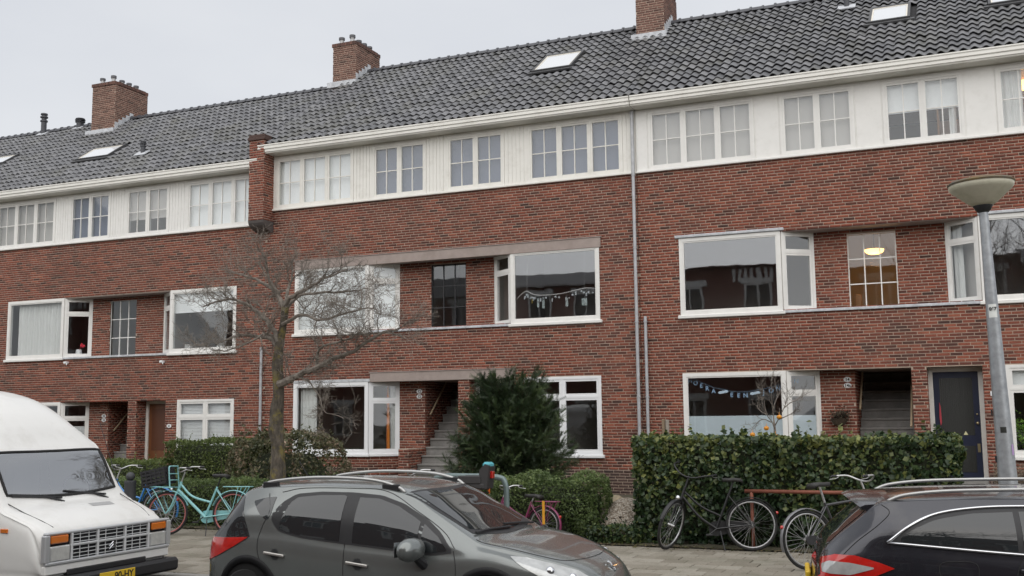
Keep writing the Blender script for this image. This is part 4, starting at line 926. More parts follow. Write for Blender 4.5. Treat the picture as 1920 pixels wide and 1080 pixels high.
REDL = mat('red_lens', (.62, .018, .012), .12, coat=1, var=.35, vscale=11); CLEARL = mat('clear_lens', (.62, .63, .62), .10, .3, coat=1, var=.25, vscale=14); AMB = mat('amber_lens', (.62, .16, .015), .2, coat=.6); SEATM = mat('car_seat', (.05, .05, .055), .9)
RIMM = mat('alloy_rim', (.4, .41, .42), .3, .9)
def wheel(parent, x, y, r, wd=.2):
    Mx = Matrix.Translation((x, y, r)) @ Matrix.Rotation(math.pi/2, 4, 'X'); b = MB(); b.lathe([(r*.66, -wd/2), (r*.93, -wd/2), (r, -wd*.33), (r, wd*.33), (r*.93, wd/2), (r*.66, wd/2), (r*.66, -wd/2)], 32, Mx, cap=False); t = b.build('wheel', RUB, parent, auto=40)
    b = MB(); b.lathe([(r*.66, -wd*.45), (r*.62, -wd*.2), (r*.62, wd*.2), (r*.66, wd*.45)], 28, Mx, cap=False)
    for k in range(7): b.box(.03, r*.64, -.022, .022, -.03, .03, Mx @ Matrix.Translation((0, 0, wd*.3*(1 if y > 0 else 1))) @ Matrix.Rotation(k*2*math.pi/7, 4, 'Z')); b.box(.03, r*.64, -.022, .022, -.03, .03, Mx @ Matrix.Translation((0, 0, -wd*.3)) @ Matrix.Rotation(k*2*math.pi/7, 4, 'Z'))
    b.lathe([(.06, -wd*.42), (.06, wd*.42)], 12, Mx); b.build('rim', RIMM, t)
def arches(B, parent, xs, r, m, ztop):
    for x in xs:
        for sgn in (-1, 1):
            b = MB(); b.side(b_ := b, [(0, 0)], [(0, 0)]) if False else None
            up = [(x+r*math.cos(a), r*.97+.02+r*math.sin(a)) for a in [math.pi*(1-i/16) for i in range(17)]]; lo = [(x-r, B.zlow+.02), (x+r, B.zlow+.02)]
            k = MB(); B.side(k, up, lo, sgn, .004, 24, 6); k.build('well_shade_patch', mat('well_shade_patch', (.006, .006, .006), .95), parent)  # black patch on the uncut side, painted as the hollow's shade
            k = MB(); pts = [(x+(r+.012)*math.cos(a), r*.97+.02+(r+.012)*math.sin(a)) for a in [math.pi*(1-i/20) for i in range(21)]]; B.strip(k, pts, sgn, .014, .002, 6); k.build('arch_lip', m, parent)
def arch_cover(B, parent, x, r1, r2, m):
    for sgn in (-1, 1):
        g = []; n = 28
        for i in range(n+1):
            a = math.pi*(1-i/n)
            for rr, of in ((r1, .004), (r1, .016), (r2-.012, .016), (r2, .004)):
                px, pz = x+rr*math.cos(a), .33+rr*math.sin(a); g.append((px, sgn*(B.yat(px, max(pz, B.zlow+.03))+of), pz))
        k = MB(); f = [(i*4+j, (i+1)*4+j, (i+1)*4+j+1, i*4+j+1) for i in range(n) for j in range(3)]; k.add(g, f if sgn < 0 else [q[::-1] for q in f]); k.build('arch_trim', m, parent, smooth=True)
def mirror(parent, x, y, z, sgn, body_m, s=1.0):
    Mm = Matrix.Translation((x, sgn*y, z)) @ Matrix.Rotation(sgn*.25, 4, 'Z'); b = MB(); prof = [(.004, -.15), (.05, -.145), (.085, -.11), (.10, -.04), (.10, .04), (.075, .11), (.04, .14), (.004, .145)]
    b.lathe([(r*s, h*s) for r, h in prof], 16, Mm @ Matrix.Rotation(math.pi/2, 4, 'X') @ Matrix.Diagonal((.85, 1, 1, 1))); o = b.build('mirror', body_m, parent, smooth=True)
    b = MB(); b.tube([(x+.02, sgn*(y-.04), z-.06), (x+.05, sgn*(y-.16), z-.14)], [.035, .05], 8); b.build('mirror_arm', BLACKP, o)
    b = MB(); b.box(-.095*s, -.09*s, -.11*s, .11*s, -.06*s, .065*s, Mm); b.build('mirror_glass', CHROME, o)
def interior(parent, xs, w, z, wheelx=None, ms=SEATM):
    for x in xs:
        for y in (-w, w):
            b = MB(); b.bbox(x-.22, x+.28, y-.24, y+.24, z-.12, z+.06, .04); b.bbox(x-.34, x-.20, y-.23, y+.23, z, z+.48, .05); b.bbox(x-.36, x-.27, y-.12, y+.12, z+.50, z+.68, .04); b.build('seat', ms, parent)
    if wheelx:
        b = MB(); Mw = Matrix.Translation((wheelx, w, z+.32)) @ Matrix.Rotation(R(-62), 4, 'Y'); pts = [Mw @ Vector((.18*math.cos(a), .18*math.sin(a), 0)) for a in [2*math.pi*i/20 for i in range(20)]]; b.tube(pts, .014, 6, closed=True); b.tube([Mw @ Vector((-.17, 0, 0)), Mw @ Vector((.17, 0, 0))], .012, 6); b.build('steering_wheel', BLACKP, parent)
def glasshouse(B, parent, m, polys, sgns=(-1, 1), rim=None):
    pass
# ---------------- grey small estate
def grey_estate():
    t = thing('parked_car', 'grey estate car with silver roof rails and red tail light, parked before the yew bush', 'car', (-6.99, 9.19, ROADZ)); t.scale = (.978, 1, 1); P = paint('paint_grey', (.20, .215, .21), .22, .55)
    B = Body(4.16, [(0, .60), (.05, .70), (.12, .90), (.25, 1.08), (.42, 1.26), (.52, 1.335), (.8, 1.375), (1.4, 1.402), (1.9, 1.392), (2.3, 1.335), (2.62, 1.17), (2.95, .985), (3.08, .925), (3.3, .895), (3.6, .825), (3.85, .745), (4.02, .655), (4.11, .54), (4.16, .42)],
        [(0, .56), (.08, .75), (.2, .87), (.6, .93), (1.0, .925), (1.75, .855), (2.7, .80), (3.1, .79), (3.6, .70), (4.0, .52), (4.16, .38)],
        [(0, .52), (.06, .64), (.16, .73), (.4, .805), (.8, .85), (1.5, .868), (2.8, .868), (3.3, .855), (3.6, .82), (3.85, .72), (4.0, .6), (4.1, .46), (4.16, .3)],
        [(0, .42), (.1, .56), (.3, .635), (.5, .65), (1.2, .668), (2.2, .655), (2.6, .69), (3.0, .745), (3.2, .76), (3.6, .68), (3.9, .52), (4.1, .36), (4.16, .24)],
        [(0, .05), (.3, .06), (.5, .075), (1.5, .085), (2.3, .09), (2.6, .08), (3.0, .055), (3.4, .07), (4.16, .06)])
    B.mesh(140).build('body', P, t, smooth=True)
    # glazing: dark surround patch, then panes
    for sg in (-1, 1):
        k = MB(); B.side(k, [(.92, 1.10), (1.0, 1.20), (1.13, 1.275), (1.4, 1.298), (1.75, 1.296), (2.05, 1.275), (2.3, 1.205), (2.55, 1.085), (2.72, .97), (2.84, .845)], [(.92, 1.04), (1.0, .945), (1.12, .915), (1.3, .885), (1.75, .85), (2.3, .81), (2.66, .785), (2.84, .81)], sg, .002, 40, 6); so_ = k.build('window_surround', BLACKP, t, smooth=True)
        for up, lo in (([(1.02, 1.02), (1.10, 1.20), (1.16, 1.245), (1.4, 1.268), (1.66, 1.272), (1.69, 1.26)], [(1.02, .965), (1.12, .935), (1.3, .905), (1.69, .872)]),
                       ([(1.83, 1.255), (2.03, 1.248), (2.25, 1.185), (2.44, 1.095), (2.50, 1.06)], [(1.83, .865), (2.2, .84), (2.50, .815)]), ([(2.54, 1.045), (2.70, .94), (2.79, .845)], [(2.54, .815), (2.66, .808), (2.79, .83)])):
            k = MB(); B.side(k, up, lo, sg, .0055, 24, 6); k.build('side_window', CARGLASS if False else TINT, t, smooth=True)
        k = MB(); B.side(k, [(.66, 1.205), (.80, 1.238), (.905, 1.245)], [(.66, 1.19), (.78, 1.08), (.87, 1.03), (.905, 1.10)], sg, .004, 10, 5); k.build('quarter_window', TINT, t, smooth=True)
        k = MB(); B.side(k, [(.11, .865), (.25, 1.055), (.42, 1.215), (.485, 1.255), (.52, 1.20), (.60, 1.03), (.665, .91), (.68, .885)], [(.11, .86), (.3, .862), (.55, .872), (.68, .880)], sg, .004, 22, 6); k.build('rear_side_window', TINT, t, smooth=True)
        k = MB(); B.side(k, [(.055, .70), (.10, .835), (.15, .852), (.4, .862), (.66, .878)], [(.055, .62), (.09, .625), (.3, .70), (.5, .79), (.66, .872)], sg, .010, 18, 6); k.build('tail_light', REDL, t, smooth=True)
        k = MB(); B.side(k, [(3.38, .802), (3.5, .79), (3.7, .742), (3.9, .675), (4.02, .60)], [(3.38, .798), (3.5, .728), (3.7, .63), (3.88, .58), (4.02, .55)], sg, .008, 22, 6); h = k.build('headlight', CLEARL, t, smooth=True)
        k = MB(); k.ball((3.72, sg*(B.yat(3.72, .69)-.005), .685), .042, 14); k.ball((3.88, sg*(B.yat(3.88, .64)-.005), .628), .036, 14); k.build('lamp_bulb', CHROME, h, smooth=True)
        for pts in ([(.80, 1.27), (.88, 1.12), (.82, .98), (.785, .86), (.80, .72), (.90, .55), (.98, .45)], [(1.755, .86), (1.755, .6), (1.755, .3)], [(2.86, .83), (2.895, .7), (2.89, .5), (2.86, .3)], [(.95, 1.285), (1.2, 1.325), (1.76, 1.33), (2.1, 1.305), (2.45, 1.14), (2.75, .97), (2.87, .85)]):
            k = MB(); B.line(k, pts, sg, .004); k.build('shut_line', RUB, t)
        for xa, z in ((.88, .735), (1.79, .685)):
            k = MB(); x = xa+.115; Mh = Matrix.Translation((x, sg*(B.yat(x, z)+.018), z)) @ Matrix.Rotation(.1, 4, 'Y'); k.bbox(-.115, .115, -.012, .012, -.012, .013, .006, Mh); k.build('door_handle', mat('handle_silver', (.5, .48, .45), .35, .7), t)
            k = MB(); B.side(k, [(x-.055, z), (x-.03, z+.045), (x+.02, z+.05), (x+.05, z)], [(x-.055, z-.01), (x-.02, z-.05), (x+.03, z-.052), (x+.05, z-.02)], sg, .0025, 8, 4); k.build('handle_shade_patch', mat('recess_shade', (.03, .032, .034), .4), t)  # flat patch, dark colour painted as shade behind the handle
        k = MB(); pr = crv([(.66, 0, .0), (.78, 0, .03), (1.2, 0, .048), (1.8, 0, .048), (2.15, 0, .02), (2.25, 0, -.015)], 6); k.tube([(p.x, sg*(lerp(B.we, p.x)-.055), B.zat(p.x, lerp(B.we, p.x)-.055)+p.z+.012) for p in pr], .016, 10); ro_ = k.build('roof_rail', ALU, t, smooth=True)
        k = MB()
        for xa in (.76, 2.1): k.bbox(xa-.09, xa+.09, -.018, .018, -.02, .042, .008, Matrix.Translation((0, sg*(lerp(B.we, xa)-.055), B.zat(xa, lerp(B.we, xa)-.055))))
        k.build('rail_foot', BLACKP, ro_)
        mirror(t, 2.53, 1.0, .845, sg, P)
        arch_cover(B, t, .67, .315, .385, BLACKP); arch_cover(B, t, 3.2, .315, .385, BLACKP)
    arches(B, t, (.67, 3.2), .318, BLACKP, 0)
    ws0 = lambda y: 2.33+.06*(1-(y/.6)**2)*1.0-.0; ws1 = lambda y: 2.93+.14*(1-(y/.68)**2)
    k = MB(); B.top(k, lambda y: 2.27+.10*(1-(y/.64)**2), lambda y: 2.955+.13*(1-(y/.64)**2), -.635, .635, .003); k.build('windscreen_surround', BLACKP, t, smooth=True)
    k = MB(); B.top(k, lambda y: 2.32+.10*(1-(y/.6)**2), lambda y: 2.90+.13*(1-(y/.6)**2), -.585, .585, .006); k.build('windscreen', TINT2, t, smooth=True)
    k = MB(); B.top(k, lambda y: .17, lambda y: .44, -.5, .5, .004); k.build('rear_window', TINT, t, smooth=True)
    for y0, y1 in ((-.62, .02), (-.02, .56)):
        k = MB(); k.tube([(2.98+.05*s, y0+(y1-y0)*s, B.zat(2.98+.05*s, y0+(y1-y0)*s)+.022) for s in np.linspace(0, 1, 8)], .011, 6); k.build('wiper', BLACKP, t)
    k = MB()
    for sg in (-1, 1): k.tube([(x, sg*y, B.zat(x, y)+.0005) for x, y in [(p.x, p.y) for p in crv([(3.02, .70, 0), (3.3, .70, 0), (3.6, .62, 0), (3.78, .5, 0), (3.86, .25, 0), (3.88, 0, 0)], 5)]], .004, 4)
    k.build('bonnet_line', RUB, t)
    # lion-like badge on the nose, number plates
    k = MB(); nb = Matrix.Translation((4.03, 0, B.zat(4.03, 0)+.004)) @ Matrix.Rotation(R(50), 4, 'Y'); k.tube([nb @ Vector(p) for p in ((-.05, -.01, .004), (-.03, .025, .004), (0, .0, .006), (.03, .028, .004), (.05, .0, .004))], .008, 6); k.tube([nb @ Vector(p) for p in ((-.02, .0, .004), (-.01, -.035, .004), (.03, -.02, .004))], .007, 6); k.build('badge', CHROME, t)
    k = MB(); k.tube([(1.05, -.35, 1.36), (.9, -.35, 1.56)], .004, 5); k.build('aerial', BLACKP, t)
    for x, y in ((.67, -.755), (.67, .755), (3.2, -.755), (3.2, .755)): wheel(t, x, y, .30, .19)
    k = MB(); k.bbox(.02, .10, -.26, .26, .5, .62, .01); k.build('number_plate', mat('plate_yellow', (.75, .5, .03), .5), t)
    k = MB(); k.bbox(4.10, 4.165, -.62, .62, .24, .36, .03); k.bbox(3.98, 4.10, -.4, .4, .33, .48, .03); k.build('front_grille', BLACKP, t)
TINT = mat('tinted_glass', (.020, .023, .025), .02, spec=.9, coat=0); TINT2 = TINT
grey_estate()
# ---------------- dark blue-black big estate, only its tail in the frame
def dark_estate():
    t = thing('parked_car', 'dark blue-black estate car with chrome window line and roof rails', 'car', (-1.35, 9.06, ROADZ), R(9)); t.scale = (1, 1, .957); P = paint('paint_dark', (.030, .031, .040), .22, .5)
    B = Body(4.83, [(0, .62), (.05, .80), (.10, .98), (.22, 1.12), (.40, 1.28), (.5, 1.37), (.62, 1.408), (1.2, 1.442), (1.9, 1.452), (2.5, 1.43), (2.8, 1.37), (3.2, 1.18), (3.55, 1.01), (3.8, .96), (4.2, .89), (4.55, .79), (4.75, .66), (4.83, .45)],
        [(0, .58), (.1, .85), (.25, .97), (.6, 1.035), (1.5, .985), (2.6, .93), (3.5, .88), (4.2, .79), (4.6, .66), (4.83, .42)],
        [(0, .62), (.06, .74), (.18, .82), (.4, .875), (.8, .91), (1.6, .925), (3.2, .925), (3.9, .91), (4.3, .85), (4.6, .70), (4.75, .55), (4.83, .35)],
        [(0, .52), (.1, .63), (.3, .68), (.5, .69), (1.2, .71), (2.5, .70), (3.0, .74), (3.5, .79), (3.9, .80), (4.3, .70), (4.6, .54), (4.83, .3)],
        [(0, .05), (.3, .05), (.55, .06), (1.5, .085), (2.6, .09), (3.2, .08), (3.6, .06), (4.83, .07)])
    B.mesh(140).build('body', P, t, smooth=True)
    for sg in (-1, 1):
        up = [(.60, 1.10), (.72, 1.20), (.90, 1.285), (1.15, 1.33), (1.5, 1.348), (2.3, 1.345), (2.7, 1.28), (3.05, 1.12), (3.3, .98)]; lo = [(.60, 1.075), (1.5, 1.01), (2.5, .955), (3.3, .92)]
        k = MB(); B.side(k, up, lo, sg, .002, 40, 6); k.build('window_surround', BLACKP, t, smooth=True)
        for x0, x1 in ((.66, 1.43), (1.47, 2.2), (2.28, 3.2)):
            k = MB(); U = [(x, lerp(up, x)-.035) for x in np.linspace(x0, x1, 12)]; D = [(x, min(lerp(lo, x)+.02, lerp(up, x)-.04)) for x in np.linspace(x0, x1, 12)]; B.side(k, U, D, sg, .0055, 20, 6); k.build('side_window', TINT, t, smooth=True)
        k = MB(); B.strip(k, [(.565, 1.08)]+up[1:], sg, .012, .006); B.strip(k, [(.565, 1.08)]+lo[1:], sg, .011, .006); k.build('chrome_trim', CHROME, t, smooth=True)
        k = MB(); B.side(k, [(.045, .865), (.10, .94), (.2, .98), (.34, .98), (.5, .935), (.60, .897)], [(.045, .795), (.15, .77), (.3, .775), (.45, .825), (.60, .893)], sg, .010, 22, 8); tl_ = k.build('tail_light', REDL, t, smooth=True)
        k = MB(); B.side(k, [(.075, .88), (.15, .93), (.3, .925), (.46, .897)], [(.075, .85), (.16, .835), (.3, .835), (.46, .887)], sg, .014, 14, 5); k.build('clear_lens', CLEARL, tl_, smooth=True)
        for pts in ([(.52, 1.365), (.60, 1.30), (.52, 1.21), (.36, 1.08), (.25, .97), (.22, .93)], [(1.46, 1.01), (1.42, .9), (1.36, .7), (1.2, .5)], [(2.25, .95), (2.25, .3)], [(.9, .88), (.92, .94), (1.02, .955), (1.14, .945), (1.16, .87), (1.12, .74), (.95, .74), (.9, .88)]):
            k = MB(); B.line(k, pts, sg, .0035); k.build('shut_line', RUB, t)
        k = MB(); pr = crv([(.60, 0, -.01), (.75, 0, .03), (1.2, 0, .05), (2.2, 0, .05), (2.6, 0, .0)], 8); k.tube([(p.x, sg*(lerp(B.we, p.x)-.06), B.zat(p.x, lerp(B.we, p.x)-.06)+p.z+.005) for p in pr], .015, 10); k.build('roof_rail', ALU, t, smooth=True)
        mirror(t, 3.15, 1.06, 1.0, sg, P)
        for x in (1.55, 2.35):
            k = MB(); k.bbox(x-.12, x+.12, sg*(B.yat(x, .9)+.02)-.012, sg*(B.yat(x, .9)+.02)+.012, .885, .915, .006); k.build('door_handle', P, t)
        k = MB(); B.side(k, [(4.1, .82), (4.4, .78), (4.65, .68)], [(4.1, .80), (4.4, .68), (4.65, .58)], sg, .008, 12, 5); k.build('headlight', CLEARL, t, smooth=True)
    arches(B, t, (1.02, 3.87), .345, BLACKP, 0)
    k = MB(); B.top(k, lambda y: .13, lambda y: .44, -.60, .60, .005); k.build('rear_window', TINT, t, smooth=True)
    k = MB(); B.top(k, lambda y: 2.68+.1*(1-(y/.6)**2), lambda y: 3.4+.14*(1-(y/.6)**2), -.6, .6, .005); k.build('windscreen', TINT, t, smooth=True)
    k = MB(); n = 18; sec = [(.36, 1.345), (.30, 1.385), (.34, 1.402), (.62, 1.418), (.62, 1.38)]; vs = []
    for i in range(n+1):
        y = -.63+1.26*i/n; q = 1-(y/.66)**4; sh = .10*(y/.63)**2; dz = -.045*(abs(y)/.63)**2
        vs += [(x+sh*(1 if j < 3 else .2), y, z+dz+(-.02*(1-q))) for j, (x, z) in enumerate(sec)]
    k.add(vs, [(i*5+j, i*5+(j+1) % 5, (i+1)*5+(j+1) % 5, (i+1)*5+j) for i in range(n) for j in range(5)]+[(0, 1, 2, 3, 4), tuple(n*5+j for j in (4, 3, 2, 1, 0))]); k.build('roof_spoiler', P, t, auto=40)
    k = MB(); k.tube([(.10, -.05, 1.0), (.2, -.42, 1.06)], .012, 6); k.build('wiper', BLACKP, t)
    k = MB(); k.bbox(-.01, .03, -.26, .26, .66, .77, .01); k.build('number_plate', mat('plate_yellow', (.75, .5, .03), .5), t)
    for x, y in ((1.02, -.81), (1.02, .81), (3.87, -.81), (3.87, .81)): wheel(t, x, y, .325, .21)
dark_estate()
# ---------------- white high-roof camper van
def van():
    VX = -8.76; t = thing('camper_van', 'white high-roof camper van with amber indicators, parked at the kerb', 'van', (VX-4.8, 9.12, ROADZ)); P = mat('paint_white', (.78, .775, .75), .35, var=.05, vscale=2, coat=.4, dirt=((.45, .42, .36), .35, 2.2))
    Lb = 4.8
    B = Body(Lb, [(0, 1.2), (.03, 1.9), (.12, 2.2), (.4, 2.36), (1.2, 2.40), (2.2, 2.40), (2.75, 2.36), (3.1, 2.28), (3.4, 2.12), (3.62, 1.93), (3.76, 1.76), (3.84, 1.67), (3.93, 1.55), (4.15, 1.17), (4.22, 1.105), (4.4, 1.045), (4.62, .955), (4.73, .89), (4.775, .835), (4.785, .78), (4.8, .50)],
        [(0, 1.1), (.3, 1.25), (3.6, 1.18), (4.0, 1.10), (4.3, 1.02), (4.6, .90), (4.8, .48)],
        [(0, .88), (.06, .93), (.3, .975), (3.5, .985), (4.2, .975), (4.5, .955), (4.7, .925), (4.775, .90), (4.8, .87)],
        [(0, .66), (.1, .74), (.4, .80), (1.2, .80), (2.5, .78), (3.1, .72), (3.5, .73), (3.78, .80), (4.0, .83), (4.2, .90), (4.4, .91), (4.65, .87), (4.77, .84), (4.8, .82)],
        [(0, .1), (.3, .35), (.8, .42), (2.6, .42), (3.2, .38), (3.5, .25), (3.72, .10), (3.8, .055), (4.15, .05), (4.3, .06), (4.7, .05), (4.8, .03)], zlow=.36, crown=.01)
    wa = lambda y: 3.85+.02*(1-(y/.8)**2); wb_ = lambda y: 4.115+.05*(1-(y/.8)**2)
    B.mesh(260, lambda x, y, z: abs(y) < .755 and wa(y)+.01 < x < wb_(y)-.01 and z > 1.1).build('body', P, t, smooth=True)
    k = MB(); B.top(k, wa, wb_, -.765, .765, .009); k.build('windscreen', VGL, t, smooth=True)
    ys = np.linspace(-.765, .765, 22); ring = [(wa(y), y) for y in ys]+[(wa(.765)+(wb_(.765)-wa(.765))*u, .765) for u in np.linspace(.1, .9, 8)]+[(wb_(y), y) for y in ys[::-1]]+[(wa(.765)+(wb_(.765)-wa(.765))*u, -.765) for u in np.linspace(.9, .1, 8)]
    k = MB(); k.tube([(x, y, B.zat(x, y)+.006) for x, y in ring], .018, 6, closed=True); k.build('windscreen_rubber', RUB, t, smooth=True)
    k = MB(); k.box(2.6, 2.63, -.85, .85, .9, 2.2); k.build('cab_partition', mat('partition', (.5, .5, .48), .8), t)
    for y in (-.42, .42): k = MB(); k.bbox(3.05, 3.5, y-.26, y+.26, .75, .95, .05); k.bbox(2.95, 3.1, y-.25, y+.25, .9, 1.55, .06); k.build('seat', mat('van_seat', (.25, .24, .23), .9), t)
    for sg in (-1, 1):
        k = MB(); B.side(k, [(3.0, 1.66), (3.72, 1.66), (3.8, 1.60), (4.05, 1.25)], [(3.0, 1.20), (4.05, 1.20)], sg, .004, 16, 6); k.build('side_window', TINT, t, smooth=True)
        k = MB(); B.line(k, [(2.9, 1.7), (2.9, 1.0), (2.95, .5)], sg, .004); B.line(k, [(4.12, 1.13), (4.1, .8), (3.95, .6)], sg, .004); k.build('shut_line', RUB, t)
        k = MB(); x, z = 4.33, .86; k.bbox(x-.05, x+.05, sg*(B.yat(x, z)+.004)-.01, sg*(B.yat(x, z)+.004)+.01, z-.022, z+.022, .006); k.build('side_indicator', AMB, t)
        k = MB(); k.tube([(4.06, sg*.93, 1.25), (4.1, sg*1.06, 1.32), (4.1, sg*1.1, 1.5)], .012, 6); k.bbox(4.06, 4.13, sg*1.1-.09, sg*1.1+.09, 1.42, 1.70, .02); k.build('mirror', BLACKP, t) if sg < 0 else None
    arches(B, t, (.85, 3.86), .35, P, 0)
    for x, y in ((.85, -.84), (.85, .84), (3.86, -.84), (3.86, .84)): wheel(t, x, y, .32, .2)
    # nose: bezel with grille, lamps and indicators
    xf = 4.838; k = MB(); z0, z1 = .515, .845
    k.bbox(xf-.03, xf+.018, -.905, .905, z0, z0+.035, .01); k.bbox(xf-.05, xf+.012, -.90, .90, z1-.03, z1, .01)
    for sg in (-1, 1): k.bbox(xf-.05, xf+.016, sg*.885-.035, sg*.885+.035, z0+.03, z1-.025, .01)
    gz = k.build('grille_surround', mat('bezel_silver', (.55, .56, .57), .35, .5), t)
    k = MB(); k.box(xf-.06, xf-.028, -.86, .86, z0+.02, z1-.02); k.build('grille_back', mat('grille_dark', (.012, .012, .014), .8), gz)
    k = MB()
    for i in range(7): zz = z0+.05+i*.038; k.bbox(xf-.010, xf-.002, -.56, .56, zz, zz+.008, .002)
    for y in (-.56, -.20, .20, .56): k.bbox(xf-.018, xf+.012, y-.014, y+.014, z0+.03, z1-.026, .004)
    for y in (-.44, -.32, -.08, .08, .32, .44): k.bbox(xf-.012, xf-.003, y-.004, y+.004, z0+.03, z1-.026, .002)
    k.bbox(xf-.018, xf+.010, -.58, .58, z0+.172, z0+.192, .004); k.build('grille_bars', mat('grille_white', (.68, .69, .70), .4, .2), gz)
    k = MB()
    for dz in (0, .03): k.tube([(xf+.02, -.05, z0+.085+dz), (xf+.022, 0, z0+.125+dz), (xf+.02, .05, z0+.085+dz)], .008, 6)
    k.build('badge', CHROME, gz)
    for sg in (-1, 1):
        k = MB(); k.bbox(xf-.02, xf+.012, sg*.715-.13, sg*.715+.13, z0+.035, z0+.19, .012); k.build('headlight', CLEARL, t)
        k = MB(); k.bbox(xf-.02, xf+.013, sg*.725-.115, sg*.725+.115, z1-.115, z1-.034, .01); k.build('indicator', AMB, t)
    k = MB(); k.bbox(xf-.06, xf+.004, -.9, .9, .42, .512, .01); k.build('nose_panel', P, t)
    k = MB(); k.bbox(xf-.16, xf+.10, -.985, .985, .25, .395, .03); k.bbox(xf-.05, xf+.02, -.62, .52, .395, .455, .008); k.build('bumper', BLACKP, t)
    k = MB(); k.bbox(xf+.098, xf+.107, -.26, .26, .26, .37, .004); pl = k.build('number_plate', mat('plate_yellow', (.75, .5, .03), .5), t)
    text('plate_text', '90-HY', (xf+.1085, .09, .282), .105, DARKM, pl, rot=(math.pi/2, 0, math.pi/2))
    k = MB(); B.top(k, lambda y: 4.36, lambda y: 4.44, .12, .45, .003, 4, 6); k.build('bonnet_vent', mat('vent_grey', (.38, .38, .38), .6), t)
    k = MB()
    for sg in (-1, 1): k.tube([(x, sg*(y-.02), B.zat(x, y-.02)+.001) for x, y in ((4.18, .82), (4.4, .80), (4.6, .76), (4.72, .72))], .005, 4)
    k.build('bonnet_line', RUB, t)
    for ya, yb in ((-.1, -.72), (.55, -.02)):
        k = MB(); n = 8; k.tube([(4.14+.06*(1-s), ya+(yb-ya)*s, B.zat(4.14+.06*(1-s), ya+(yb-ya)*s)+.02) for s in np.linspace(0, 1, n)], .012, 6); k.tube([(4.24, ya, B.zat(4.24, ya)), (4.17, ya+(yb-ya)*.4, B.zat(4.17, ya+(yb-ya)*.4)+.03)], .010, 6); k.build('wiper', BLACKP, t)
    k = MB(); k.tube([(4.13, .86, 1.13), (3.70, .93, 1.95)], .004, 5); k.build('aerial', BLACKP, t)
    k = MB(); k.tube([Vector((3.93, .38, 1.22))+Vector((.05*math.sin(a)*-1, .19*math.cos(a), .12*math.sin(a))) for a in [2*math.pi*i/20 for i in range(20)]], .012, 6, closed=True); k.build('steering_wheel', BLACKP, t)
    k = MB(); k.bbox(3.9, 4.12, -.8, .8, 1.05, 1.12, .03); k.build('dashboard', mat('dash_grey', (.22, .22, .22), .7), t)
VGL = glass_mat('van_glass', (.8, .84, .85), .32, .0005, 1.3)
van()
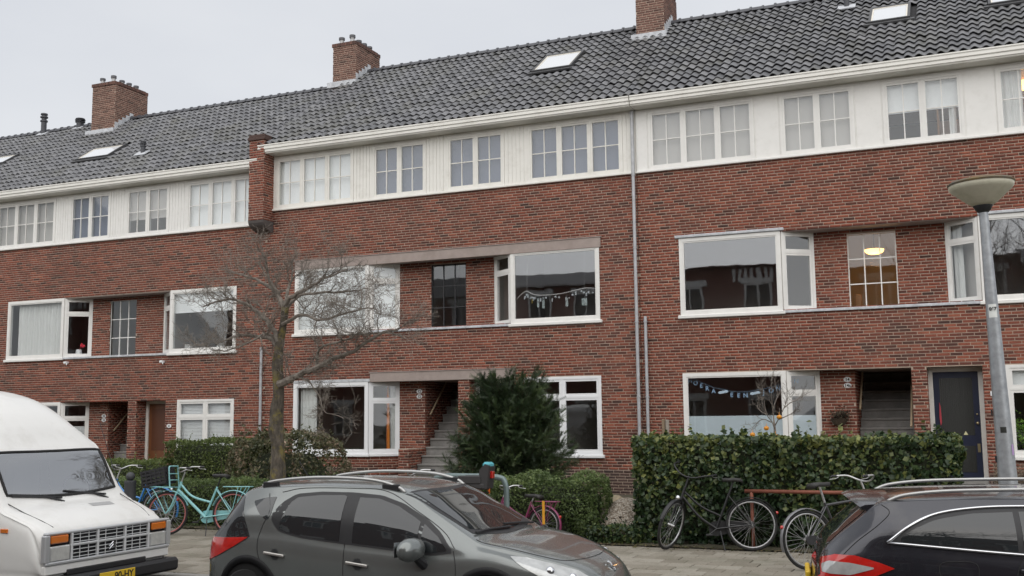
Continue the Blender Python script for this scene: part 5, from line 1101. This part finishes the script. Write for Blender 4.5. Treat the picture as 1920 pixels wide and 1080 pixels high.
# ================================================================ bicycles
def bike(label, rear, front, col, r=.345, steer=0, lean=0, rim=None, frame='low', rack=True, bars='swept', saddle_z=.93, rackcol=None, opts=(), name='bicycle', tyre=None, fender=None, group=None):
    """local x forward from the rear contact point, y left, z up.  rear/front = ground points of the two wheels"""
    rv, fv = Vector(rear), Vector(front); hd = math.atan2(fv.y-rv.y, fv.x-rv.x); wb = (fv-rv).length; k = r/.345
    t = thing(name, label, 'bicycle', (rv.x, rv.y, 0.0), hd, group); t.rotation_euler = (lean, 0, hd)
    rim = rim or mat('rim_alu', (.5, .5, .51), .35, .8); tyre = tyre or RUB; SP = mat('spoke', (.55, .55, .55), .35, .9); DK = DARKM; fender = fender or col
    hub_r, hub_f = Vector((0, 0, r)), Vector((wb, 0, r)); ht = Vector((wb-.20*k-.02, 0, r+.50*k)); hb = Vector((wb-.135*k-.02, 0, r+.32*k)); bb = Vector((.47*k, 0, r-.055*k)); st = Vector((.30*k, 0, r+.36*k)); sd = Vector((.22*k, 0, saddle_z))
    ax = (ht-hb).normalized(); RS = Matrix.Translation(hb) @ Matrix.Rotation(steer, 4, ax) @ Matrix.Translation(-hb)
    def whl(c, Mt):
        b = MB(); n = 36; b.tube([Mt @ (c+Vector((math.cos(a), 0, math.sin(a)))*(r-.019)) for a in [2*math.pi*i/n for i in range(n)]], .019, 8, closed=True); wo = b.build('wheel', tyre, t, smooth=True)
        b = MB(); b.tube([Mt @ (c+Vector((math.cos(a), 0, math.sin(a)))*(r-.043)) for a in [2*math.pi*i/n for i in range(n)]], .0125, 6, closed=True); b.build('rim', rim, wo, smooth=True)
        b = MB()
        for i in range(32):
            a = 2*math.pi*i/32; s = (1 if i % 2 else -1); a2 = a+s*.9*(1 if i % 4 < 2 else -1); b.tube([Mt @ (c+Vector((.025*math.cos(a2), s*.028, .025*math.sin(a2)))), Mt @ (c+Vector((math.cos(a), 0, math.sin(a)))*(r-.05))], .0016, 3, cap=False)
        b.build('spokes', SP, wo); b = MB(); b.tube([Mt @ (c+Vector((0, -.05, 0))), Mt @ (c+Vector((0, .05, 0)))], .018, 8); b.build('hub', SP, wo)
    I = Matrix.Identity(4); whl(hub_r, I); whl(hub_f, RS)
    f = MB(); T_ = .018
    f.tube([hb, ht], .021, 8); f.tube([bb, st+Vector((-.02, 0, .06))], .017, 8)
    if frame == 'diamond': f.tube([ht-ax*.05, st+Vector((-.01, 0, .03))], .016, 8); f.tube([hb+ax*.04, bb], T_, 8)
    elif frame == 'double': f.tube([hb+ax*.05, bb], .024, 8); f.tube(crv([ht-ax*.04, ht*.55+bb*.45+Vector((0, 0, .02)), st*.55+bb*.45], 5), .017, 8)
    else: f.tube(crv([hb+ax*.06, hb*.5+bb*.5+Vector((0, 0, -.02)), bb], 5), .020, 8); f.tube(crv([ht-ax*.06, ht*.5+bb*.5+Vector((0, 0, .02)), st*.4+bb*.6], 5), .016, 8)
    for y in (-.045, .045): f.tube([bb+Vector((0, y*.5, 0)), hub_r+Vector((0, y, 0))], .010, 6); f.tube([st+Vector((-.01, y*.4, .02)), hub_r+Vector((0, y, 0))], .009, 6)
    f.build('frame', col, t, auto=50)
    f = MB(); crown = hb-ax*.02
    for y in (-.045, .045): f.tube([RS @ p for p in crv([crown+Vector((0, y, 0)), crown*.45+hub_f*.55+Vector((-.02, y, 0)), hub_f+Vector((0, y, 0))], 4)], .012, 7)
    f.tube([RS @ (crown+Vector((0, -.05, 0))), RS @ (crown+Vector((0, .05, 0)))], .016, 7); f.build('fork', col, t, auto=50)
    top = ht+ax*.16*k; f = MB(); f.tube([ht, RS @ top], .013, 7)
    if bars == 'swept': pts = [(-.20, -.30, .07), (-.10, -.29, .075), (.0, -.24, .07), (.06, -.12, .02), (.07, 0, 0), (.06, .12, .02), (.0, .24, .07), (-.10, .29, .075), (-.20, .30, .07)]
    else: pts = [(-.06, -.31, .03), (.02, -.2, .02), (.04, 0, 0), (.02, .2, .02), (-.06, .31, .03)]
    hp = [RS @ (top+Vector(p)*k) for p in pts]; f.tube(crv(hp, 5), .011, 8); hbr = f.build('handlebar', mat('bar_silver', (.6, .6, .6), .3, .8) if 'darkbar' not in opts else DK, t, auto=50)
    for e, q in ((hp[0], hp[1]), (hp[-1], hp[-2])):
        f = MB(); f.tube([e, e*.35+q*.65 if bars == 'swept' else e*.5+q*.5], .016, 8); f.build('grip', DK, hbr)
        d = (q-e).normalized(); f = MB(); f.tube([q+Vector((0, 0, -.012)), q+Vector((0, 0, -.03))-d*.04, q+Vector((0, 0, -.035))-d*.13], .005, 5); f.build('brake_lever', SP, hbr)
    b = MB(); f_ = [(-.12, .085, .0), (-.10, .10, .022), (-.02, .085, .03), (.06, .038, .026), (.15, .018, .028)]; vs = []
    for x, y, z in f_: vs += [(sd.x+x, 0, sd.z+z+.008), (sd.x+x, -y, sd.z+z-.005), (sd.x+x, -y*.9, sd.z+z-.04), (sd.x+x, 0, sd.z+z-.045), (sd.x+x, y*.9, sd.z+z-.04), (sd.x+x, y, sd.z+z-.005)]
    b.add(vs, [(i*6+j, i*6+(j+1) % 6, (i+1)*6+(j+1) % 6, (i+1)*6+j) for i in range(4) for j in range(6)]+[tuple(range(5, -1, -1)), tuple(24+j for j in range(6))]); sa = b.build('saddle', mat('saddle_black', (.03, .029, .028), .55), t, smooth=True)
    b = MB(); b.tube([st, sd], .013, 8); b.build('seat_post', SP if 'blackpost' not in opts else DK, sa)
    for c, Mt, a0, a1 in ((hub_r, I, 20, 200), (hub_f, RS, 30 if 'longfender' not in opts else 10, 165)):
        if 'nofender' in opts: break
        b = MB(); n = 18; vs = []
        for i in range(n+1):
            a = R(a0+(a1-a0)*i/n)
            if c is hub_f: a = math.pi-a+R(10)
            for y, dr in ((-.027, .012), (-.015, .024), (.015, .024), (.027, .012)): vs.append(Mt @ (c+Vector((math.cos(a)*(r+dr), y, math.sin(a)*(r+dr)))))
        b.add(vs, [(i*4+j, i*4+j+1, (i+1)*4+j+1, (i+1)*4+j) for i in range(n) for j in range(3)]); b.build('mudguard', fender, t, smooth=True)
    b = MB(); b.lathe([(.09*k, -.004), (.09*k, .004)], 20, Matrix.Translation(bb+Vector((0, -.05, 0))) @ Matrix.Rotation(math.pi/2, 4, 'X'))
    for s in (-1, 1): b.tube([bb+Vector((0, s*.065, 0)), bb+Vector((.10*s, s*.075, -.13*s*.6))], .009, 6); b.bbox(bb.x+.10*s-.045, bb.x+.10*s+.045, s*.12-.035, s*.12+.035, bb.z-.13*s*.6-.012, bb.z-.13*s*.6+.012, .005)
    b.build('crank', DK, t)
    b = MB(); pr = [(bb.x+.10*k*math.cos(a), bb.z+.10*k*math.sin(a)) for a in [R(x) for x in range(-90, 91, 20)]]+[(hub_r.x+.05*math.cos(a), hub_r.z+.05*math.sin(a)) for a in [R(x) for x in range(90, 271, 30)]]; b.prism(pr, -.062, -.04); b.build('chain_case', col if 'casecol' in opts else DK, t)
    if rack:
        b = MB(); z = 2*r+.075
        for y in (-.06, .06): b.tube([(.16*k, y, z), (-.30*k, y, z)], .008, 6); b.tube([hub_r+Vector((0, y, 0)), (-.10*k, y, z)], .006, 5); b.tube([hub_r+Vector((0, y, 0)), (-.24*k, y, z)], .006, 5)
        for x in (.14, 0, -.15, -.29): b.tube([(x*k, -.06, z), (x*k, .06, z)], .006, 5)
        b.build('rear_rack', rackcol or DK, t)
    b = MB(); b.ball((-.906*(r+.03), 0, r+.423*(r+.03)), .022, 8); b.build('rear_lamp', REDL, t)
    b = MB(); b.ball(RS @ (hb+Vector((.10, 0, .06))), .033, 10); b.build('front_lamp', CHROME, t)
    b = MB(); b.tube([bb+Vector((-.05, .03, -.03)), (bb.x-.10, .16, .005)], .008, 6); b.build('kickstand', DK, t)
    return t, dict(RS=RS, ht=ht, hb=hb, hub_f=hub_f, wb=wb, r=r, sd=sd, k=k)
TUR = mat('frame_turquoise', (.28, .60, .62), .35, coat=.5, var=.08); PINK = mat('rim_pink', (.50, .17, .16), .5, var=.2, vscale=20); BLUEF = mat('frame_blue', (.04, .22, .55), .35, coat=.5); BLK = mat('frame_black', (.010, .010, .011), .4, coat=.1); PUR = mat('frame_purple', (.22, .03, .10), .35, coat=.5); SIL = mat('frame_silver_black', (.05, .05, .055), .3, .4, coat=.5)
tb, q = bike('turquoise bicycle with pink rims and front carrier by the low hedge', (-10.94, 14.02, 0), (-12.03, 13.76, 0), TUR, rim=PINK, frame='double', rackcol=TUR, steer=R(6), lean=R(3), opts=('casecol', 'blackpost'))
b = MB(); fx = q['wb']; z = 2*q['r']+.06                     # front carrier with hoop and legs
for y in (-.15, .15): b.tube([(fx-.14, y, z), (fx+.28, y, z+.02)], .011, 7); b.tube(crv([(fx-.10, y, z), (fx-.02-.05, y, z+.30), (fx-.08, y*.8, z+.34)], 4), .011, 7)
b.tube([(fx-.08, -.12, z+.34), (fx-.08, .12, z+.34)], .011, 7); b.tube([(fx+.28, -.15, z+.02), (fx+.28, .15, z+.02)], .011, 7)
for zz in (.12, .22): b.tube([(fx-.08, -.15, z+zz), (fx-.08, .15, z+zz)], .009, 7)
for x in (-.02, .08, .18): b.tube([(fx+x, -.15, z+.01), (fx+x, .15, z+.01)], .008, 6)
for y in (-.07, .07): b.tube(crv([(fx+.24, y*1.8, z+.015), (fx+.16, y*1.5, z-.10), (fx, y, q['r'])], 4), .009, 7)
b.build('front_carrier', TUR, tb, auto=50)
cr = thing('crate', 'black plastic crate standing on the front carrier of the turquoise bicycle', 'crate', tb.location, 0); cr.rotation_euler = tb.rotation_euler
b = MB(); Mc = Matrix.Translation((fx+.16, 0, z+.032)) @ Matrix.Rotation(R(12), 4, 'Y')
for s in range(4):
    Ms = Mc @ Matrix.Rotation(s*math.pi/2, 4, 'Z'); w_, d_ = ((.17, .21), (.21, .17))[s % 2]
    for i in range(5): b.box(d_-.010, d_, -w_, w_, .008+i*.056, .036+i*.056, Ms)
    for i in range(6): yy = -w_+.012+i*(2*w_-.024)/5; b.box(d_-.012, d_+.003, yy-.010, yy+.010, 0, .27, Ms)
b.build('side_panels', mat('crate_black', (.02, .02, .023), .5), cr); MB().box(-.20, .20, -.165, .165, .0, .008, Mc).build('bottom', mat('crate_black', (.02, .02, .023), .5), cr)
bike('blue bicycle half hidden behind the white camper van', (-12.72, 14.35, 0), (-13.8, 14.22, 0), BLUEF, frame='double', rack=False, saddle_z=.93, lean=R(3))
bike('black step-through bicycle with front wheel turned out, leaning at the ivy hedge', (-2.88, 14.68, 0), (-3.93, 14.40, 0), BLK, steer=R(64), lean=R(4), opts=('darkbar', 'blackpost'), rack=False)
bike('black and silver bicycle with pale handlebar beside the dark estate car', (-1.92, 13.12, 0), (-1.12, 13.88, 0), SIL, frame='diamond', rack=False, saddle_z=.97, lean=R(-3), fender=mat('mudguard_grey', (.2, .2, .21), .35, .4))
bike('small purple bicycle with yellow strap on its rack beside the loose hedge', (-5.87, 14.62, 0), (-6.72, 14.72, 0), PUR, r=.26, rackcol=PUR, saddle_z=.66, lean=R(3))
b = MB(); YS = mat('strap_yellow', (.75, .36, .03), .6)
for y in (-.075, ): b.box(-.012, .012, y-.004, y+.004, .28, .612, Matrix.Translation((-5.84, 14.60, 0)) @ Matrix.Rotation(math.atan2(.1, -.85), 4, 'Z') @ Matrix.Translation((-.02, .0, 0)) @ Matrix.Diagonal((1.6, -1, 1, 1)))
o = b.build('luggage_strap', YS); tag(o, 'yellow luggage strap hanging from the rack of the purple bicycle', 'strap')
cb, q2 = bike('dark bicycle carrying a child seat, behind the grey estate car', (-6.72, 13.85, 0), (-7.80, 13.72, 0), BLK, frame='double', lean=R(2), saddle_z=.9)
CSB = mat('child_seat_black', (.035, .033, .034), .6); CST = mat('child_seat_teal', (.10, .40, .46), .7)
cs = thing('child_seat', 'black child seat with teal padding on the dark bicycle', 'child seat', cb.location); cs.rotation_euler = cb.rotation_euler
b = MB(); b.bbox(-.30, .12, -.17, .17, .80, .90, .03); b.prism([(-.33, .82), (-.20, .82), (-.22, 1.08), (-.30, 1.16), (-.36, 1.14)], -.15, .15)
for y in (-.15, .15): b.bbox(-.24, .10, y-.025, y+.025, .88, 1.0, .015); b.bbox(.0, .08, y-.04, y+.04, .45, .82, .02)
b.build('shell', CSB, cs)
b = MB(); b.bbox(-.36, -.25, -.12, .12, 1.10, 1.19, .03); b.bbox(-.18, .13, -.13, .13, .895, .965, .02); b.build('padding', CST, cs)
b = MB(); b.bbox(-.385, -.34, -.05, .05, .96, 1.06, .01); b.build('reflector', REDL, cs)
# ================================================================ street furniture
t = thing('bicycle_stand', 'grey steel hoop stand with orange tag in front of the short hedge', 'bicycle stand', (-6.9, 14.35, 0)); b = MB()
b.tube(crv([(-.62, 0, -.1), (-.62, 0, .5), (-.60, 0, .86), (-.48, 0, .95), (0, 0, .96), (.42, 0, .95), (.55, 0, .86), (.57, 0, .5), (.57, 0, -.1)], 6), .042, 14); b.build('hoop', mat('stand_grey_green', (.20, .26, .26), .4, .3, var=.2), t, smooth=True)
b = MB(); b.tube([(.30, -.05, .93), (.31, -.06, .84), (.32, -.06, .72)], [.018, .022, .012], 8); b.build('tag', mat('tag_orange', (.8, .16, .02), .5), t)
t = thing('bicycle_rail', 'rust-red horizontal rail with posts in front of the ivy hedge', 'rail', (-2.9, 14.84, 0)); RST = mat('rail_rust_red', (.26, .085, .05), .6, var=.35, vscale=12)
b = MB(); b.tube([(-.09, 0, .78), (2.6, 0, .78)], .026, 10); b.build('bar', RST, t, smooth=True)
for x in (0.0, 1.3, 2.55): b = MB(); b.tube([(x, 0, -.1), (x, 0, .775)], .024, 10); b.build('post', RST, t, smooth=True)
t = thing('bollard', 'dark grey bollard with round knob behind the white camper van', 'bollard', (-12.56, 13.5, 0)); b = MB()
b.lathe([(.115, -.05), (.115, .1), (.095, .13), (.09, .82), (.096, .84), (.09, .87), (.045, .875)], 20); b.build('post', mat('bollard_grey', (.055, .058, .065), .55, var=.2), t, auto=40)
b = MB(); b.ball((0, 0, .935), .072, 16); b.build('knob', mat('bollard_grey', (.055, .058, .065), .55), t, smooth=True)
# lamp post
t = thing('street_lamp', 'galvanised lamp post with a wide shallow cone shade', 'street lamp', (.265, 12.3, 0)); t.rotation_euler = (0, R(-1.35), 0)
b = MB(); b.lathe([(.098, -.2), (.097, .9), (.088, 1.4), (.068, 2.6), (.050, 3.6), (.045, 3.98)], 20); b.build('pole', GREYM, t, auto=50)
b = MB(); b.lathe([(.05, 3.93), (.075, 3.955), (.10, 4.00), (.10, 4.015), (.06, 4.02)], 24); b.build('neck', DARKM, t, auto=40)
b = MB(); b.lathe([(.10, 4.005), (.14, 4.03), (.30, 4.17), (.322, 4.195), (.330, 4.235), (.325, 4.245)], 40); b.build('shade', mat('shade_cream', (.66, .63, .50), .45, var=.12, vscale=9, dirt=((.34, .33, .20), .5, 7)), t, smooth=True)
b = MB(); b.lathe([(.334, 4.232), (.340, 4.25), (.31, 4.272), (.2, 4.29), (.02, 4.30)], 40); b.build('lid', mat('lid_lichen', (.10, .095, .085), .8, c2=(.17, .12, .05), vscale=7, bump=.6), t, auto=40)
b = MB(); Ms = Matrix.Rotation(R(-90), 4, 'Z')
def sticker(nm, z0, z1, a0, a1, m, par):
    k = MB(); n = 8
    rr = lambda z: float(np.interp(z, [.9, 1.4, 2.6, 3.6], [.097, .088, .068, .050]))+.0015
    k.add([(rr(z)*math.cos(R(a0+(a1-a0)*i/n)), rr(z)*math.sin(R(a0+(a1-a0)*i/n)), z) for z in (z0, z1) for i in range(n+1)], [(i, i+1, n+2+i, n+1+i) for i in range(n)]); return k.build(nm, m, par, smooth=True)
sp_ = sticker('sticker', 2.80, 2.94, -125, -50, mat('sticker_white', (.75, .77, .74), .5), t); text('lamp_number', '067', (.004, -.0675, 2.875), .048, DARKM, sp_)
sticker('sticker', 1.60, 1.66, -110, -70, mat('sticker_black', (.02, .022, .018), .5), t); sticker('sticker', 1.37, 1.48, -45, -25, mat('sticker_violet', (.45, .3, .55), .5), t)
for z in (1.78, 1.30): b = MB(); b.bbox(-.103, -.085, -.025, .012, z, z+.065, .004); b.build('pole_lug', DARKM, t)
# ================================================================ small things at the houses
t = thing('planter', 'dark blue planter with dry heather beside the navy door', 'planter', (.62, 20.9, .15)); b = MB()
n = 20
b.lathe([(.42, 0), (.52, .34), (.54, .40), (.50, .40), (.47, .30)], 28, Matrix.Diagonal((1.0, .55, 1, 1))); b.build('tub', mat('tub_blue', (.025, .04, .12), .45), t, auto=40)
rg = np.random.default_rng(8); n = 3500; P = np.stack([rg.uniform(-.44, .44, n), rg.uniform(-.22, .22, n), .36+rg.uniform(0, .42, n)*(1-rg.uniform(0, .4, n))], 1); V, F = leaves(n, P, np.tile([0, 0, 1.], (n, 1)), .045, rg, .22, 1.2)
np_mesh('heather', V, F, LEAF('heather_leaf', (.10, .07, .05), (.22, .17, .12), (.30, .27, .19), .8, .1), t, np.repeat(rg.uniform(0, 1, n), 2), kind='stuff')
t = thing('wall_basket', 'withered plant in a basket hung on the brick recess beside the stairs', 'basket', (-2.56, 22.44, 1.72)); b = MB()
b.lathe([(.02, -.16), (.11, -.12), (.17, -.02), (.18, 0), (.16, 0)], 16, Matrix.Translation((0, -.14, 0)) @ Matrix.Diagonal((1, .75, 1, 1))); b.build('bowl', mat('coir', (.05, .035, .022), .95, bump=.8), t)
n = 420; P = rg.normal(0, 1, (n, 3))*np.array([.10, .06, .06])+np.array([.02, -.14, .06]); V, F = leaves(n, P, np.tile([0, -.4, .6], (n, 1)), .06, rg, .35, 1.2); np_mesh('dead_plant', V, F, LEAF('dead_leaf', (.02, .015, .01), (.06, .045, .03), (.12, .10, .06), .9, 0), t, np.repeat(rg.uniform(0, 1, n), 2), kind='stuff')
WSTK = mat('stake_wood', (.28, .21, .14), .85, var=.3, vscale=8, stretch=(4, 4, .5))
for i, (px, top, lab) in enumerate(((1244, 786, 'taller thin wooden stake behind the ivy hedge beside the drainpipes'), (1251, 787, 'pale wooden stake behind the ivy hedge next to the window corner'))):
    p = atY(px, top, 17.0); o = MB().bbox(-.025, .025, -.025, .025, -.05, p.z, .006).build('stake', WSTK if i == 0 else mat('stake_grey', (.36, .32, .27), .85, var=.2)); o.location = (p.x, 17.0, .1); o.scale.z = (p.z-.1)/p.z; tag(o, lab, 'stake')
# brackets on the ledge of the left house
for i, (px, py) in enumerate(((124, 680), (304, 678))):
    p = atY(px, py, WY-.06); b = MB(); b.bbox(-.06, .04, -.06, .06, -.03, .03, .008); b.tube([(.04, -.03, -.02), (.05, -.05, -.07)], .015, 6); o = b.build('bracket', PVC); o.location = (p.x, WY-.05, p.z); tag(o, ('small white bracket under the angled window with a red flower', 'small white bracket under the corner of the half-blinded window')[i], 'bracket')
# first-floor window of the left house: flower pot and two table lamps on the sills
p = atY(146, 650, WY+.32); b = MB(); t = thing('flower_pot', 'white pot with a red flower behind the angled first-floor window', 'flower pot', (p.x, WY+.36, 3.92+DZL)); b.lathe([(.07, 0), (.10, .02), (.075, .22), (.07, .22)], 16); b.build('pot', PVC, t, auto=40)
b = MB(); [b.ball((.12+rg.normal(0, .03), rg.normal(0, .03), .30+rg.normal(0, .05)), .032, 6) for _ in range(8)]; b.tube([(0, 0, .2), (.10, 0, .3)], .006, 5); b.build('flower', mat('flower_red', (.7, .03, .06), .6), t)
MB().box(-.3, .3, -.12, .2, -.12, 0).build('stand', PVC, t)
for i, px in enumerate((361, 421)):
    p = atY(px, 632, WY+.55); t = thing('table_lamp', ('white-shaded table lamp nearest the frame corner beside the stair window', 'second white-shaded table lamp behind the half-blinded window, towards the brick pier')[i], 'lamp', (p.x, WY+.40, 3.80+DZL), 0, 'table lamps on the sill'); b = MB(); b.lathe([(.06, 0), (.06, .02), (.012, .03), (.012, .16)], 12); b.build('lamp_base', BLACKP, t, auto=40); b = MB(); b.lathe([(.11, .14), (.09, .34)], 20, cap=False); b.build('lamp_shade', CURT, t, smooth=True)
# ornaments in the middle first-floor window
t = thing('branch_garland', 'white branch hung with baubles and ornaments behind the first-floor window', 'garland', (-8.5, WY+.16, 4.4)); L0 = lambda px, py: atY(px, py, WY+.16)-t.location
BR = mat('branch_white', (.72, .70, .66), .7, var=.2); pts = [(968, 562), (980, 550), (988, 546), (998, 551), (1010, 553.5), (1030, 553), (1055, 550), (1080, 544), (1100, 540), (1116, 541)]; C = crv([L0(*p_) for p_ in pts], 4)
b = MB(); b.tube(C, [.012]*len(C), 6); b.build('branch', BR, t, smooth=True); ORN = mat('ornament_glass', (.62, .66, .66), .2, .2, coat=.5)
for i in range(24):
    c = C[6+int(i*1.27)]; b = MB(); dz = random.uniform(.03, .12); b.tube([c, c+Vector((0, 0, -dz))], .002, 3)
    (b.ball(c+Vector((0, -.02, -dz-.025)), random.uniform(.018, .032), 8) if i % 3 else b.bbox(c.x-.015, c.x+.015, -.03, -.01, c.z-dz-.08, c.z-dz, .004)); b.build('bauble', ORN, t)
for px, py, w_, h_ in ((1009, 568, .05, .20), (1019, 570, .06, .20), (1063, 567, .06, .19), (1096, 566, .13, .16), (998, 565, .015, .10)):
    p = L0(px, py); b = MB(); b.bbox(p.x-w_/2, p.x+w_/2, -.01, .0, p.z-h_/2, p.z+h_/2, .003); b.tube([(p.x, 0, p.z+h_/2), (p.x, 0, p.z+h_/2+.06)], .002, 3); b.build('pendant', mat('pendant_pale', (.60, .68, .66), .4, c2=(.30, .36, .33), vscale=25) if w_ > .02 else mat('pendant_gold', (.7, .5, .08), .4), t)
for a in (C[8], C[-6]): b = MB(); b.tube([a, a+Vector((.02, 0, .9))], .0025, 3); b.build('cord', BR, t)
# birth banner in the right house
t = thing('birth_banner', 'light-blue letter banner hanging across the ground-floor window with frosted film', 'banner', (-4.6, WY+.12, 2.3)); BB_ = mat('banner_blue', (.30, .46, .66), .7)
L1 = lambda px, py: atY(px, py, WY+.12)-t.location
chars = [('H', 1294, 714), ('O', 1304, 718), ('E', 1315, 723), ('R', 1326, 728), ('A', 1338, 733), ('*', 1356, 736), ('E', 1372, 740), ('E', 1385, 741), ('N', 1398, 741), ('*', 1416, 738), ('J', 1432, 735), ('O', 1446, 732), ('N', 1459, 728)]
for ch, px, py in chars:
    p = L1(px, py)
    if ch == '*':
        b = MB()
        for k in range(3): b.ball(p+Vector((-.06+.06*k, 0, .01*k)), .038, 8, (1.2, .12, .8))
        b.build('ornament', mat('banner_pale', (.55, .68, .80), .7), t)
    else: text('letter', ch, (p.x, p.y, p.z-.045), .125, BB_, t, ext=.002)
p = atY(1493, 714, WY+.46)-t.location; text('letter', 'N', (p.x, p.y, p.z-.05), .125, BB_, t, ext=.002)
b = MB(); b.tube([L1(1286, 706)]+[L1(px, py-6) for _, px, py in chars]+[L1(1466, 722)], .003, 4); b.build('string', BB_, t)
# lit lamps inside the right house
LIT = emit_mat('lamp_glow', (1.0, .50, .13), 2.6)
def ceiling_lamp(label, loc, r, e):
    t = thing('ceiling_lamp', label, 'lamp', loc); b = MB(); b.lathe([(r, 0), (r*.92, -.05), (r*.6, -.09), (.01, -.105)], 20); b.build('lamp_shade', LIT, t, smooth=True); b = MB(); b.tube([(0, 0, 0), (0, 0, .5)], .008, 6); b.build('cord', DARKM, t)
    li = bpy.data.lights.new('bulb', 'POINT'); li.energy = e; li.color = (1, .50, .16); li.shadow_soft_size = .12; lo = bpy.data.objects.new('bulb', li); COL.objects.link(lo); lo.parent = t; lo.location = (0, 0, -.3)
p = atY(1639, 468, 23.4); ceiling_lamp('lit warm ceiling lamp seen through the white-barred stair window', p, .20, 9)
p = atY(1918, 157, 23.2); ceiling_lamp('lit warm pendant lamp behind the last upper casement window', p, .30, 7)
ST = mat('stair_post', (.45, .25, .12), .6); o = MB().bbox(-.06, .06, -.04, .04, 0, 1.0, .008).build('newel_post', ST); p = atY(1610, 560, 23.2); o.location = (p.x, 23.2, 3.28); tag(o, 'wooden newel post behind the lit stair window', 'post')
# plants in the right-most ground-floor window
t = thing('window_plant', 'bright green leafy plant behind the ground-floor window beside the lamp post', 'plant', (.85, WY+.3, 1.0)); n = 500; P = rg.normal(0, 1, (n, 3))*np.array([.16, .08, .13])+np.array([0, 0, .42]); V, F = leaves(n, P, np.tile([0, -1., .3], (n, 1)), .10, rg, .35, .9); np_mesh('foliage', V, F, LEAF('bright_leaf', (.10, .22, .03), (.22, .42, .05), (.35, .55, .10), .5), t, np.repeat(rg.uniform(0, 1, n), 2), kind='stuff')
b = MB(); b.lathe([(.08, .05), (.11, .25), (.10, .25)], 16); b.build('pot', PVC, t, auto=40)
MB().box(-.3, .5, -.1, .25, -.1, .06).build('stand', PVC, t)
# red cloth on the navy door, warning sticker
p = atY(1763, 775, WY+.38); o = MB().prism([(-.008, .22), (.014, .12), (.022, -.18), (.0, -.24), (-.018, -.1)], -.012, .0).build('door_ribbon', mat('ribbon_red', (.45, .05, .07), .7)); o.location = (p.x, WY+.392, p.z); tag(o, 'red ribbon hanging on the navy front door', 'ribbon')
p = atY(1811, 812, WY+.38); o = MB().prism([(-.04, -.035), (.04, -.035), (0, .04)], -.004, .0).build('door_sticker', mat('sticker_yellow', (.7, .68, .40), .6)); o.location = (p.x, WY+.393, p.z); tag(o, 'pale triangular sticker on the glass of the navy front door', 'sticker')
p = atY(1868, 738, WY); o = MB().bbox(-.10, .10, -.02, 0, -.045, .045, .006).build('name_plate', PVC); o.location = (p.x, WY-.007, p.z); tag(o, 'small white name plate on the brick pier between navy door and lamp post', 'plate'); text('plate_number', '14', (0, -.0215, -.03), .08, DARKM, o)
# ================================================================ the other side of the street (seen in the panes)
OB = mat('opposite_brick', (.20, .075, .055), .85, c2=(.12, .05, .04), vscale=5, bump=.3)
def opposite(label, x0, x1, eave, ridge, gable, seed):
    rg = random.Random(seed); t = thing('opposite_house', label, 'house', ((x0+x1)/2, -9, 0), 0, 'brick houses across the street'); W_ = (x1-x0)/2; y = 2.6
    MB().box(-W_, W_, -6, y, -.2, eave).build('wall', OB, t)
    b = MB()
    if gable: b.prism([(-W_-.1, eave), (0, ridge), (W_+.1, eave)], -6, y+.1)
    else: b.add([(-W_, y+.3, eave-.1), (W_, y+.3, eave-.1), (W_, -2, ridge), (-W_, -2, ridge), (-W_, -6, eave), (W_, -6, eave)], [(1, 0, 3, 2), (2, 3, 4, 5), (0, 4, 3), (1, 2, 5)])
    b.build('roof', mat('opposite_roof', (.05, .05, .055), .6), t)
    n = max(2, int(2*W_/2.2))
    for zz, h in ((.9, 1.7), (3.9, 1.7), (6.6, 1.4)):
        if zz+h > eave-.2: continue
        for i in range(n):
            xc = -W_+(i+.5)*2*W_/n; f = MB(); f.box(xc-.6, xc+.6, y, y+.05, zz, zz+h); f.box(xc-.75, xc+.75, y, y+.09, zz+h, zz+h+.25); wo = f.build('window', WHITE, t); f = MB(); f.box(xc-.5, xc-.04, y+.05, y+.06, zz+.1, zz+h-.1); f.box(xc+.04, xc+.5, y+.05, y+.06, zz+.1, zz+h-.1); f.build('pane', TINT, wo)
opposite('dark brick house with flat parapet across the street', -14, -7.6, 8.9, 9.0, False, 1); opposite('brick house with low hipped dark roof across the street', -24, -14.05, 8.5, 9.75, False, 2); opposite('brick house with flat eave across the street, behind the viewpoint', -7.55, 2.0, 8.6, 9.0, False, 3); opposite('brick house with shallow hipped roof across the street, past the tall bare tree', 2.05, 12, 8.2, 9.4, False, 4); opposite('long brick house across the street, farthest along the row', -40, -24.05, 8.4, 10, False, 5)
b = MB()
for k in range(9): b.box(-10.4+k*.3, -10.25+k*.3, -6.4, -6.32, 8.1, 8.7)
o = b.build('parapet_blocks', WHITE, None); tag(o, 'white block pattern below the parapet of the dark brick house across the street', 'frieze'); o['kind'] = 'stuff'
